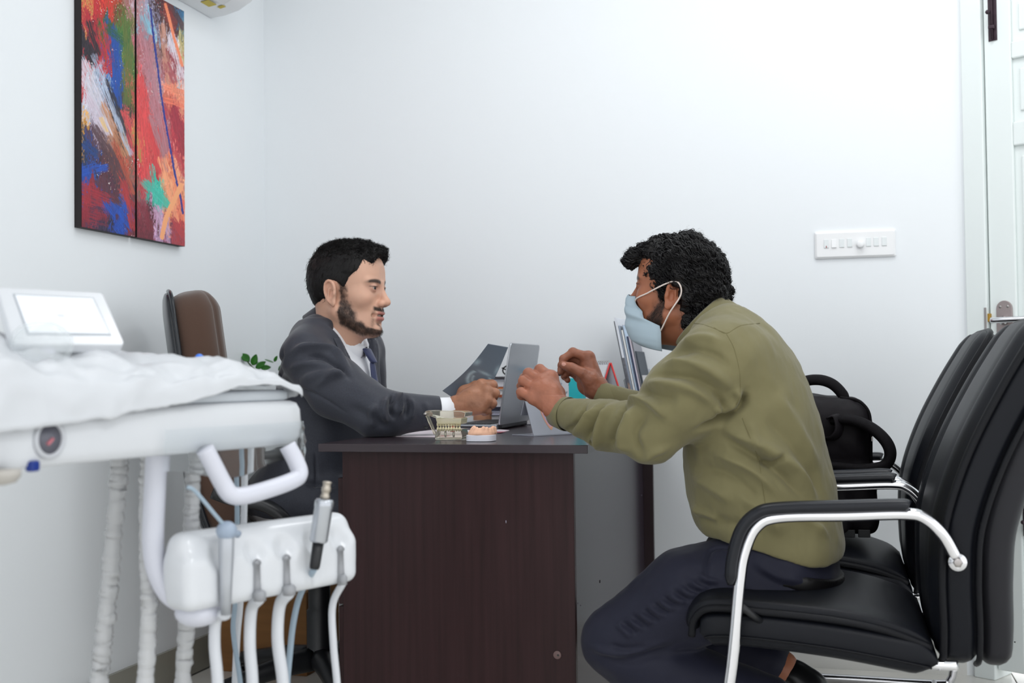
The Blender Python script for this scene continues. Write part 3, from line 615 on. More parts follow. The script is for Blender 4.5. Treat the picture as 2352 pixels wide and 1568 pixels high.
stp = cat_rom([(.24, .455, 0), (.30, .462, 0), (.45, .465, 0), (.60, .465, 0), (.68, .455, 0), (.705, .43, 0)], 6)[:, :2]; ns = len(stp); ts = np.linspace(0, 1, ns)
b = MB(); b.loft(rotz(slab(stp, .25*np.ones(ns), np.clip(.042*np.sqrt(np.minimum(ts, 1-ts)*10+.02), .006, .042), 44, .5))); b.out('seat', M_brown, oc)
for s in (-1, 1):
    a = cat_rom([(.28, .70, 0), (.30, .675, 0), (.40, .672, 0), (.50, .660, 0), (.53, .63, 0), (.50, .55, 0), (.45, .43, 0)], 6)
    if s < 0: a = cat_rom([(.20, .62, 0), (.25, .60, 0), (.33, .58, 0), (.38, .54, 0), (.40, .48, 0), (.42, .43, 0)], 6)
    pts = rotz([[(x, CY+s*.285, z) for x, z, _ in a]])[0]; b = MB(); b.tube(pts, .017, 10, flat=((0, 1, 0), 1.5)); b.out('armrest', M_black, oc)
cx, cy = OC[0]+.055, OC[1]
b = MB(); b.lathe([(.045, 0), (.045, .02), (.036, .03), (.036, .16), (.031, .165), (.031, .31), (.06, .312), (.06, .33)], (cx, cy, .09), (0, 0, 1), 24); b.out('gas_lift', M_black, oc)
b = MB(); b.box((cx-.02, cy, .424), (.24, .16, .03)); b.out('mechanism', M_black, oc, True, .005)
for k in range(5):
    t = 2*pi*k/5+.30; d = np.array([cos(t), sin(t), 0]); c = np.array([cx, cy, 0])
    P = [c+d*.03+np.array([0, 0, .115]), c+d*.12+np.array([0, 0, .108]), c+d*.22+np.array([0, 0, .092]), c+d*.315+np.array([0, 0, .075])]
    b = MB(); b.tube(cat_rom(P, 4), np.linspace(.034, .02, 13), 10); leg = b.out('base_leg', M_black, oc)
    b = MB(); w = np.cross(d, (0, 0, 1.))
    for s in (-1, 1): b.lathe([(.010, 0), (.026, .002), (.027, .012), (.022, .016)], c+d*.31+w*s*.006+np.array([0, 0, .0275]), w*s, 18)
    b.tube([c+d*.31+np.array([0, 0, .0275]), c+d*.31+np.array([0, 0, .075])], .008, 8); b.out('caster', M_black, leg)
CY = CYs
b = MB(); b.tube(cat_rom([(cx-.1, cy-.1, .40), (cx-.16, cy-.14, .385), (cx-.20, cy-.17, .36), (cx-.21, cy-.175, .33)], 5), .006, 8); b.out('lever', M_black, oc)
# ================================================================== cardboard box, plant
r = thing('cardboard_box', (.22, -.34, 0), 'brown cardboard box on the floor behind the office chair', 'box')
M_card = mat('cardboard', (132, 92, 52), .8, var=(4, .12, (1, 1, 12)))
b = MB(); b.box((.22, -.34, .125), (.30, .24, .25)); b.out('carton', M_card, r, False, .002)
b = MB(); b.box((.22, -.34, .2524), (.302, .05, .0004)); b.out('tape', mat('tape_tan', (150, 112, 66), .3), r, False)
for s in (-1, 1):
    b = MB(); b.box((.22, -.34+s*.061, .2511), (.30, .118, .002)); b.out('flap', M_card, r, False)
pl = thing('potted_plant', (.145, -.115, 0), 'glossy green plant in a tall white pot behind the man in the suit', 'plant')
b = MB(); b.lathe([(.060, 0), (.064, .01), (.078, .70), (.084, .72), (.084, .745), (.076, .745), (.073, .72), (.0, .715)], (.145, -.115, 0), (0, 0, 1), 28); b.out('tall_pot', mat('pot_white', (225, 225, 222), .35), pl)
b = MB(); b.lathe([(.0, .128), (.073, .128), (.0, .134)], (.145, -.115, .59), (0, 0, 1), 20); b.out('soil', mat('soil', (48, 36, 28), .95), pl)
M_leaf = mat('leaf_green', (40, 104, 24), .28, var=(20, .2)); M_stem = mat('stem_green', (62, 84, 40), .5)
M_leaf2 = mat('leaf_underside', (110, 140, 110), .4)
def leaf(base, d, up, L, W, m=M_leaf):
    d = np.array(d, float); d /= np.linalg.norm(d); up = np.array(up, float); w = np.cross(d, up); w /= np.linalg.norm(w); nn = np.cross(w, d); V = []; n = 9
    for i in range(n):
        t = i/(n-1); hw = W/2*(sin(pi*t**.85))**.8+.0004
        for s in (-1, -.5, 0, .5, 1): V.append(np.array(base)+d*L*t+w*hw*s+nn*(-.25*W*t*t+.16*W*abs(s)))
    b = MB(); b.add(V, [(i*5+k, i*5+k+1, (i+1)*5+k+1, (i+1)*5+k) for i in range(n-1) for k in range(4)])
    o = b.out('leaf', m, pl); sm = o.modifiers.new('thick', 'SOLIDIFY'); sm.thickness = .0012
def pa(px, py, y): return at(px, py, y=y)
PY = -.17
stem = cat_rom([(.145, -.115, .72), pa(640, 880, PY), pa(600, 862, PY), pa(575, 838, PY), pa(565, 825, PY)], 6)
b = MB(); b.tube(stem, np.linspace(.005, .002, len(stem)), 8); b.out('stem', M_stem, pl)
camdir = CAM-np.array([.15, -.2, .95]); camdir /= np.linalg.norm(camdir)
for (bx, by), (tx, ty), L_, W_, dy, m in [((573, 829), (554, 812), 0, .62, 0, M_leaf), ((580, 838), (588, 815), 0, .62, 0, M_leaf), ((588, 846), (608, 831), 0, .55, 0, M_leaf), ((600, 845), (620, 843), 0, .55, 0, M_leaf), ((605, 853), (619, 862), 0, .5, 0, M_leaf),
                             ((574, 830), (559, 827), 0, .2, .01, M_leaf2), ((582, 838), (592, 831), 0, .3, .01, M_leaf2), ((628, 832), (609, 825), 0, .16, .02, M_leaf2), ((630, 830), (636, 818), 0, .5, .02, M_leaf), ((640, 850), (660, 835), 0, .5, .03, M_leaf), ((645, 865), (665, 870), 0, .5, .03, M_leaf)]:
    A = pa(bx, by, PY+dy); Bp = pa(tx, ty, PY+dy); L = np.linalg.norm(Bp-A); leaf(A, Bp-A, camdir+np.array([.2, 0, .7])*random.uniform(.2, .9), L*1.05, L*W_, m)
for k in range(3):
    t = k*1.3+.2; d = np.array([.06+abs(cos(t))*.06, abs(sin(t))*.04, .13+.025*k]); s2 = cat_rom([(.145, -.115, .72), np.array((.145, -.115, .72))+d*.5+np.array([0, 0, .03]), np.array((.145, -.115, .72))+d], 6)
    b = MB(); b.tube(s2, np.linspace(.005, .002, len(s2)), 8); b.out('stem', M_stem, pl)
    for i in range(4, 13, 2):
        for s in (-1, 1): leaf(s2[i], (s*cos(t+1.57)+cos(t)*.3, s*sin(t+1.57)*.5, .6), (0, -.5, 1), .045, .026)
# ================================================================== things on the desk
TZ = .7505
M_paper = mat('paper', (226, 224, 228), .6)
# laptop
lp = thing('laptop', (.93, -.36, TZ), 'open silver laptop with its lid towards the man in olive', 'laptop')
M_alu = mat('aluminium', (176, 179, 184), .3, .85)
H0 = np.array([1.003, -.535, .764]); H1 = np.array([1.003, -.203, .764]); LU = np.array([.16, 0, 1.]); LU /= np.linalg.norm(LU)
b = MB()
def lidpoly(h0, h1, u, L, r=.012):
    e = (h1-h0)/np.linalg.norm(h1-h0); W = np.linalg.norm(h1-h0); P = []
    for a, c, t0 in ((r, r, pi), (W-r, r, -pi/2), (W-r, L-r, 0), (r, L-r, pi/2)):
        for k in range(5): t = t0+pi/2*k/4; P.append(h0+e*(a+r*cos(t))+u*(c+r*sin(t)))
    return P
nL = np.array([LU[2], 0, -LU[0]])
b.prism(lidpoly(H0, H1, LU, .238), nL*.006); lid = b.out('lid', M_alu, lp, True, .0025)
b = MB(); b.prism([p-nL*.0006 for p in lidpoly(H0+np.array([0, .008, 0])+LU*.008, H1-np.array([0, .008, 0])+LU*.008, LU, .222, .004)], nL*.0005); b.out('screen', mat('screen_black', (14, 15, 18), .15), lid, False)
b = MB(); b.prism([(.765, -.535, TZ+.003), (.765, -.203, TZ+.003), (1.0, -.203, TZ+.003), (1.0, -.535, TZ+.003)], (0, 0, .012)); base = b.out('base', M_alu, lp, True, .003)
b = MB(); b.box((.90, -.5357, TZ+.008), (.13, .0012, .004)); b.out('side_slot', M_black, base, False)
b = MB(); b.box((1.000, -.368, TZ+.009), (.016, .29, .012)); b.out('hinge', M_black, base, True, .003)
kb = MB()
for i in range(5):
    for j in range(14): 
        b = MB(); b.box((.965-.021*i, -.507+.0226*j, TZ+.016), (.0165, .0185, .0022)); b.out('key', mat('key_black', (40, 40, 44), .5), base, False)
for x in (.78, .985):
    for y in (-.52, -.2): b = MB(); b.lathe([(.006, 0), (.006, .0032)], (x, y, TZ), (0, 0, 1), 10); b.out('foot', M_black, base)
# papers under the sleeve and the laptop
r = thing('brochure', (.97, -.90, TZ), 'white printed brochure lying under the clear teeth model', 'brochure')
P = [at(866, 1001, z=TZ), at(1000, 1004.5, z=TZ), at(1100, 1004, z=TZ), at(1170, 988.5, z=TZ), at(1120, 984, z=TZ), at(990, 985, z=TZ)]
b = MB(); b.prism(P, (0, 0, .0012)); b.out('sheet', mat('brochure_paper', (228, 214, 222), .35), r, False)
b = MB(); q = at(1140, 992, z=TZ+.0016); b.box(q, (.04, .06, .0005)); q = at(1020, 1000, z=TZ+.0016); b.box(q, (.035, .03, .0005)); b.out('red_print', mat('print_red', (160, 60, 80), .4), r, False)
# clear teeth model
q = at(1030, 1010, z=TZ); TX, TY = q[0], q[1]+.02
M_acr = mat('clear_acrylic', (250, 246, 226), .06, trans=.93, ior=1.3)
tm = thing('teeth_model', (TX, TY, TZ), 'clear acrylic dental model with hinge and yellowed teeth', 'dental model')
def tpt(px, py, y): return at(px, py, y=y)
cf = TY-.03
def aprism(pts, depth, name, m, par, bev=.002, y=None):
    y = cf if y is None else y; P = [tpt(a, c, y) for a, c in pts]; b = MB(); b.prism(P, (0, depth, 0)); return b.out(name, m, par, True, bev)
aprism([(999, 1010), (1060, 1009), (1061, 1000), (1057, 985), (1004, 985), (998, 1000)], .055, 'lower_block', M_acr, tm)
aprism([(975, 945), (983, 942), (1060, 944), (1069, 947), (1068, 956), (1062, 960), (1006, 962), (990, 956), (975, 953)], .06, 'upper_block', M_acr, tm)
aprism([(975, 951), (984, 955), (1001, 996), (996, 998)], .008, 'hinge_arm', M_acr, tm, .001)
aprism([(1000, 960), (1060, 960), (1058, 974), (1004, 974)], .05, 'gum', mat('gum_clear', (244, 238, 210), .15, trans=.6, ior=1.3), tm)
b = MB(); p = tpt(976, 951, cf-.001); b.lathe([(.004, 0), (.004, .062)], p, (0, 1, 0), 14); b.out('hinge_pin', M_steel, tm)
M_tooth = mat('tooth_ivory', (236, 226, 190), .25)
for k in range(9):
    for up in (0, 1):
        px = 1006+6.2*k; p = tpt(px, 974 if up else 985, cf+.006+.004*abs(k-4)*.5); b = MB(); b.sph(p, (.0036, .004, .0065 if up else .0058), 10, 7); b.out('tooth', M_tooth, tm)
for px in (1024, 1043):
    p = tpt(px, 990, cf+.012); b = MB(); b.lathe([(.0028, 0), (.0028, .012), (.0018, .014)], p, (0, 0, -1), 10); b.out('implant_screw', M_steel, tm)
b = MB(); p = tpt(1040, 984, cf+.01); b.box(p, (.012, .002, .016)); b.out('red_strip', mat('strip_red', (190, 90, 80), .4), tm, False)
# plaster jaw on white base
q = at(1097, 1014, z=TZ); JX, JY = q[0], q[1]+.03
jm = thing('jaw_cast', (JX, JY, TZ), 'peach plaster jaw cast on a white base near the desk edge', 'dental model')
hwj = .0335
def ushape(cx, cy, z, s, n=18, rin=None): return [(cx+hwj*s*cos(t), cy-.024*s*0+(.032*s)*sin(t)*.9, z) for t in np.linspace(0, 2*pi, n, endpoint=False)]
b = MB(); b.loft([[(JX+sup(t, .55)[0]*hwj, JY+sup(t, .55)[1]*.03, TZ+z) for t in np.linspace(0, 2*pi, 28, endpoint=False)] for z in (0.0002, .015)]); b.out('cast_base', mat('cast_white', (232, 232, 242), .5), jm, True, .001)
ops = []
for k in range(11):
    t = pi*k/10+.0; x = JX-.001+.026*cos(t); y = JY+.014-.036*sin(t)*1.0; ops += [(P_ell((x, y, TZ+.024+.002*sin(k*2.1)), (.0062, .006, .0105), rotm('Z', t)), 'u', .003), (P_ell((x, y, TZ+.018), (.009, .009, .008)), 'u', .004)]
ops += [(P_half((0, 0, -1), -(TZ+.0148)), 'i', .001)]
V, Q = sdf(ops, (JX-.05, JY-.05, TZ+.005), (JX+.05, JY+.05, TZ+.05), .0012, 1); V[:, 0] += (V[:, 2]-TZ-.015)*.25; mesh_obj('plaster_teeth', V, Q, mat('peach_plaster', (238, 188, 158), .75), jm)
# second cast behind the hand
q = at(1118, 955, y=-.52); r = thing('jaw_cast', (1.03, -.56, TZ), 'brown plaster jaw cast half hidden behind the hand with the film', 'dental model')
ops = []; JX2, JY2 = .846, -.155
for k in range(9):
    t = pi*k/8; x = JX2+.026*cos(t); y = JY2-.03*sin(t)+.01; ops += [(P_ell((x, y, TZ+.055+.002*sin(k*2.1)), (.0062, .006, .012), rotm('Z', t)), 'u', .003), (P_ell((x, y, TZ+.042), (.010, .010, .012)), 'u', .004), (P_cap((x, y, TZ+.035), (x, y, TZ+.003), .010), 'u', .004)]
V, Q = sdf(ops, (JX2-.05, JY2-.06, TZ-.02), (JX2+.05, JY2+.05, TZ+.08), .0014, 1); V[:, 2] = np.maximum(V[:, 2], TZ); mesh_obj('plaster_teeth', V, Q, mat('brown_plaster', (206, 150, 118), .75), r); r.location = (JX2, JY2, TZ); 
for c in r.children: c.matrix_parent_inverse = Matrix.Translation(-r.location)
# books behind the laptop
zb = TZ; bks = [(.030, (46, 48, 74), 'navy covered book at the bottom of the stack'), (.014, (206, 206, 226), 'pale lilac book second from the bottom of the stack'), (.012, (40, 42, 66), 'dark blue thin book in the middle of the stack'), (.030, (212, 214, 226), 'thick white paged book above the dark blue one'), (.008, (196, 96, 52), 'thin orange book under the papers'), (.018, (232, 228, 216), 'cream book in the upper half of the stack'), (.007, (214, 120, 62), 'thin orange book near the top of the stack'), (.022, (196, 200, 214), 'grey paged book second from the top of the stack'), (.010, (74, 68, 76), 'dark grey notebook on top of the stack')]
for i, (h, c, lb) in enumerate(bks):
    y0 = -.105; x0 = at(1126, 930, y=-.21)[0]+.078+random.uniform(-.005, .005); r = thing('book', (x0, y0, zb), lb, 'book', 'books stacked behind the laptop'); a = rotm('Z', random.uniform(-.04, .04))
    m = mat('book_cover_%d' % i, c, .5)
    b = MB(); b.box((x0, y0, zb+h/2), (.148, .178, h-.0034 if h > .015 else h*.1), a); b.out('pages', mat('page_edges', (222, 220, 224), .8, bump=(300, .4, .001, (.2, .2, 8))), r, False)
    b = MB(); ct = .0016 if h > .015 else h*.42
    for zz in (zb+ct/2+.0001, zb+h-ct/2-.0001): b.box((x0, y0, zz), (.155, .185, ct), a)
    b.out('cover', m, r, False)
    zb += h
r = thing('eyeglasses', (1.0, -.16, zb), 'black framed eyeglasses folded on top of the books', 'eyeglasses')
for s in (-1, 1):
    b = MB(); c = np.array([.98+s*.033, -.19, zb+.019]); b.tube([c+np.array([.026*cos(t), 0, .0165*sin(t)]) for t in np.linspace(0, 2*pi, 25)[:-1]], .0024, 8, closed=True); b.out('rim', M_black, r)
    b = MB(); b.tube(cat_rom([c+np.array([s*.026, 0, .008]), c+np.array([s*.03, .02, .006]), c+np.array([-s*.01, .028+.006*s, -.008]), c+np.array([-s*.06, .032+.006*s, -.014])], 5), .0022, 8); b.out('temple', M_black, r)
b = MB(); b.tube(cat_rom([(.973, -.19, zb+.022), (.98, -.192, zb+.027), (.987, -.19, zb+.022)], 4), .0024, 8); b.out('bridge', M_black, r)
r = thing('marker_pen', (1.04, -.175, zb), 'bright blue marker lying on top of the books', 'marker'); b = MB(); b.tube([(1.0, -.20, zb+.0062), (1.09, -.20, zb+.0062)], .006, 12); b.out('barrel', mat('pen_blue', (60, 170, 215), .35), r); b = MB(); b.tube([(1.09, -.20, zb+.0062), (1.12, -.20, zb+.0062)], .0066, 12); b.out('cap', M_black, r)
# acrylic sign in front of the laptop
q0 = at(1226, 1000, z=TZ+.002); 
sg = thing('desk_sign', (q0[0], q0[1], TZ), 'grey acrylic desk sign with a drop shaped logo leaning back', 'sign')
SE = np.array([.60, .80, 0]); SE /= np.linalg.norm(SE); SN = np.array([.80, -.60, 0]); SL = .15
A0 = q0+np.array([0, 0, .0]); th = .0026; lean = -SN*.38+np.array([0, 0, 1.]); lean /= np.linalg.norm(lean); HS = .098
M_sign = mat('sign_acrylic', (150, 153, 164), .18, coat=.4)
b = MB(); b.prism([A0, A0+SE*SL, A0+SE*SL+lean*HS, A0+lean*HS], -SN*th); fp = b.out('front_plate', M_sign, sg, False, .0006)
b = MB(); b.prism([A0+SN*.0, A0+SE*SL, A0+SE*SL-SN*.09, A0-SN*.09], (0, 0, -.0025)); b.out('foot_plate', M_sign, sg, False, .0006)
tp = A0+lean*HS; dn = -SN*.40+np.array([0, 0, -1.]); dn /= np.linalg.norm(dn)
b = MB(); b.prism([tp, tp+SE*SL, tp+SE*SL+dn*.045, tp+dn*.045], -SN*th); b.out('back_plate', M_sign, sg, False, .0006)
def sgp(u, v, n=.0004): return A0+SE*u+lean*v+np.cross(SE, lean)*n*(1 if np.cross(SE, lean)@(CAM-A0) > 0 else -1)
def decal(poly, name, m, n=.0004):
    b = MB(); b.add([sgp(u, v, n) for u, v in poly], [tuple(range(len(poly)))]); b.out(name, m, fp, False)
drop = lambda s, cx=.062, cy=.058: [(cx+s*.024*sin(t)*(1-.0*cos(t)), cy+s*(.030*cos(t) if cos(t) > 0 else .046*cos(t)*(1))) for t in np.linspace(0, 2*pi, 30)[:-1]]
drop2 = lambda s, cx=.062, cy=.060: [(cx+s*.025*sin(t)*(abs(cos(t/2))**.55), cy+s*.03*(cos(t) if cos(t) > 0 else 1.6*cos(t))) for t in np.linspace(-pi, pi, 32)[:-1]]
decal(drop2(1.0), 'logo_ring', mat('logo_orange', (206, 150, 120), .4)); decal(drop2(.84), 'logo_rose', mat('logo_rose', (196, 150, 170), .4), .0006); decal(drop2(.70), 'logo_ground', mat('logo_grey', (150, 156, 176), .4), .0008)
decal([(.052, .070), (.058, .075), (.062, .072), (.066, .075), (.072, .070), (.071, .058), (.068, .045), (.065, .056), (.062, .060), (.059, .056), (.056, .045), (.053, .058)], 'logo_tooth', mat('logo_white', (235, 235, 240), .4), .001)
for k in range(5): decal([(.098+.008*k, .038), (.103+.008*k, .038), (.103+.008*k, .050), (.098+.008*k, .050)], 'letter_stroke', mat('logo_white', (235, 235, 240)), .0006)
# teal carton, white carton, calendar
r = thing('tissue_carton', (1.215, -.13, TZ), 'white carton with a teal side standing at the back of the desk', 'box')
xa, za = at(1262, 858, y=-.16)[[0, 2]]; xb_ = at(1318, 890, y=-.16)[0]
b = MB(); b.box(((xa+xb_)/2, -.13, (TZ+za)/2), (xb_-xa, .06, za-TZ)); b.out('carton', mat('carton_white', (232, 236, 240), .4), r, True, .002)
b = MB(); q = at(1300, 900, y=-.161); b.box((q[0], -.1603, .83), (.035, .0006, .1)); b.out('print', mat('print_grey', (176, 190, 205), .4), r, False)
r = thing('teal_carton', (1.225, -.43, TZ), 'small teal carton standing behind the raised hand', 'box')
xa = at(1306, 890, y=-.45)[0]; xb_ = at(1338, 890, y=-.45)[0]; za = at(1320, 868, y=-.45)[2]
b = MB(); b.box(((xa+xb_)/2, -.4275, (TZ+za)/2), (xb_-xa, .045, za-TZ)); b.out('carton', mat('teal_card', (26, 176, 186), .4), r, True, .0015)
b = MB(); b.box((xb_-.006, -.4503, TZ+.02), (.012, .0006, .04)); b.out('print', mat('print_blue', (60, 110, 170), .4), r, False)
r = thing('desk_calendar', (1.245, -.30, TZ), 'tent desk calendar with a red edge standing behind the raised hand', 'calendar')
cy0 = -.33; top0 = at(1402, 833, y=cy0); fr0 = at(1388, 880, y=cy0); bk0 = at(1421, 893, y=cy0)
tx, tz = top0[0], top0[2]; sl = (fr0[0]-tx)/(fr0[2]-tz); sb = (bk0[0]-tx)/(bk0[2]-tz)
xf, xk = tx+sl*(TZ-tz), tx+sb*(TZ-tz)
M_red = mat('calendar_red', (196, 44, 44), .4); M_board = mat('calendar_board', (206, 207, 214), .5); W = .19
E1 = np.array([-.8, .6, 0]); E1 /= np.linalg.norm(E1)   # calendar runs back and to the left
def cpr(P, off, nm, m): b = MB(); b.prism(P, off); return b.out(nm, m, r, False, .0004)
T0 = np.array([tx, cy0, tz]); F0 = np.array([xf, cy0, TZ]); B0 = np.array([xk, cy0, TZ])
cpr([T0, F0, F0+E1*W, T0+E1*W], (-.0025, 0, 0), 'front_board', M_board); cpr([T0, B0, B0+E1*W, T0+E1*W], (.0025, 0, 0), 'back_board', M_board)
for q_, nm_ in ((F0, -.0012), (B0, .0012)):
    b = MB(); b.tube([T0+np.array([nm_, -.0005, 0]), q_+np.array([nm_, -.0005, .002])], .0028, 6); b.out('red_edge', M_red, r)
cpr([F0+(B0-F0)*.02+np.array([0, 0, .0005]), B0+(F0-B0)*.02+np.array([0, 0, .0005]), B0+E1*W+np.array([0, 0, .0005]), F0+E1*W+np.array([0, 0, .0005])], (0, 0, .001), 'base_board', M_red)
u = (F0-T0); pg = cpr([T0+u*.03+E1*.004+np.array([-.004, 0, 0]), T0+u*.9+E1*.004+np.array([-.004, 0, 0]), T0+u*.9+E1*(W-.004)+np.array([-.004, 0, 0]), T0+u*.03+E1*(W-.004)+np.array([-.004, 0, 0])], (-.0012, 0, 0), 'page_pad', mat('calendar_page', (238, 238, 242), .5))
def cdec(u0, u1, v0, v1, m, nm):
    pt = lambda a, c: T0+u*c+E1*a*W+np.array([-.0056, 0, 0]); b = MB(); b.add([pt(u0, v0), pt(u1, v0), pt(u1, v1), pt(u0, v1)], [(0, 1, 2, 3)]); b.out(nm, m, pg, False)
M_pg = mat('print_dark', (150, 152, 162), .5)
for i in range(7):
    for j in range(4): cdec(.12+.11*i, .150+.11*i, .32+.13*j, .355+.13*j, M_pg if i else mat('print_magenta', (214, 80, 130), .5), 'date_mark')
cdec(.3, .75, .14, .2, M_pg, 'month_mark')
for k in range(18):
    b = MB(); c = T0+E1*(.008+W*.055*k*.95); b.tube([c+np.array([.006*cos(t), 0, .006*sin(t)]) for t in np.linspace(0, 2*pi, 11)[:-1]], .0008, 5, closed=True); b.out('wire_ring', M_steel, r)
# magazines in a wall rack
rk = thing('magazine_rack', (1.30, -.06, TZ), 'clear acrylic magazine holder at the back of the desk', 'magazine holder')
M_clear = mat('clear_rack', (236, 240, 244), .08, trans=.85, ior=1.25)
def mp(px, py): return at(px, py, y=-.2)
SLN = .19; XM0 = 1.334
mags = [((1411, 738), 5, .0015, (120, 122, 130), 'thin grey edged magazine, first in the holder'), ((1420, 729), 12, .008, (226, 230, 238), 'thick white magazine leaning first in the holder'), ((1429, 748), 5, .003, (176, 186, 200), 'thin pale grey magazine behind the white one'), ((1436, 757), 9, .006, (236, 236, 236), 'off white magazine in the middle of the holder'),
        ((1446, 746), 6, .004, (190, 210, 232), 'pale blue magazine in the middle of the holder'), ((1452, 772), 5, .004, (44, 60, 92), 'navy magazine in the holder'), ((1459, 771), 9, .006, (206, 196, 206), 'rose grey magazine in the holder'), ((1465, 780), 5, .003, (150, 152, 160), 'mid grey magazine in the holder'), ((1473, 806), 6, .004, (66, 74, 84), 'dark slate magazine, last but one in the holder'), ((1484, 862), 4, .003, (210, 206, 206), 'small pale magazine, last in the holder')]
xc = XM0+.0035
for i, ((px, py), w_, t_, c, lb) in enumerate(mags):
    zt = mp(px, py)[2]; th_ = t_*.95; yf = -.195+.002*i; l = np.array([-SLN, 0, 1.])
    r = thing('magazine', (xc, -.11, TZ+.0035), lb, 'magazine', 'magazines in the acrylic holder')
    B_ = np.array([xc, yf, TZ+.0035]); U_ = l*(zt-TZ-.0035)
    b = MB(); b.prism([B_+np.array([.0005, 0, 0]), B_+np.array([th_, 0, 0]), B_+np.array([th_, 0, 0])+U_, B_+np.array([.0005, 0, 0])+U_], (0, .15, 0)); b.out('pages', mat('magazine_edge_%d' % i, c, .55, bump=(260, .5, .0015, (9, .3, .3))), r, False)
    b = MB(); b.prism([B_-np.array([0, .0006, 0]), B_+np.array([.0005, -.0006, 0]), B_+np.array([.0005, -.0006, 0])+U_*1.004, B_-np.array([0, .0006, 0])+U_*1.004], (0, .1512, 0)); b.out('cover', mat('magazine_cover_%d' % (i % 4), [(70, 74, 84), (214, 216, 222), (96, 120, 160), (46, 52, 66)][i % 4], .3), r, False)
    if i == 1:
        for f0, f1, cc in ((.03, .14, (96, 140, 196)), (.14, .38, (150, 126, 116)), (.38, .62, (96, 98, 106))):
            b = MB(); o_ = np.array([.0006, -.0012, 0]); e_ = np.array([th_-.0004, -.0012, 0]); b.prism([B_+o_+U_*f0, B_+e_+U_*f0, B_+e_+U_*f1, B_+o_+U_*f1], (0, .0008, 0)); b.out('spine_print', mat('spine_%d' % int(f0*100), cc, .4, var=(120, .5)), r, False)
    xc += th_+.0014
for x0_, h_ in ((XM0, .17), (xc+.001, .12)):
    b = MB(); b.prism([(x0_, -.205, TZ), (x0_, -.03, TZ), (x0_-SLN*h_, -.03, TZ+h_), (x0_-SLN*h_*.8, -.205, TZ+h_*.8)], (.002, 0, 0)); b.out('side_wall', M_clear, rk, False, .0006)
b = MB(); b.box(((XM0+xc)/2+.001, -.115, TZ+.0015), (xc-XM0+.004, .17, .003)); b.out('rack_floor', M_clear, rk, False)
b = MB(); b.prism([(XM0, -.028, TZ), (xc+.002, -.028, TZ), (xc+.002-SLN*.17, -.028, TZ+.17), (XM0-SLN*.17, -.028, TZ+.17)], (0, -.002, 0)); b.out('rack_back', M_clear, rk, False)
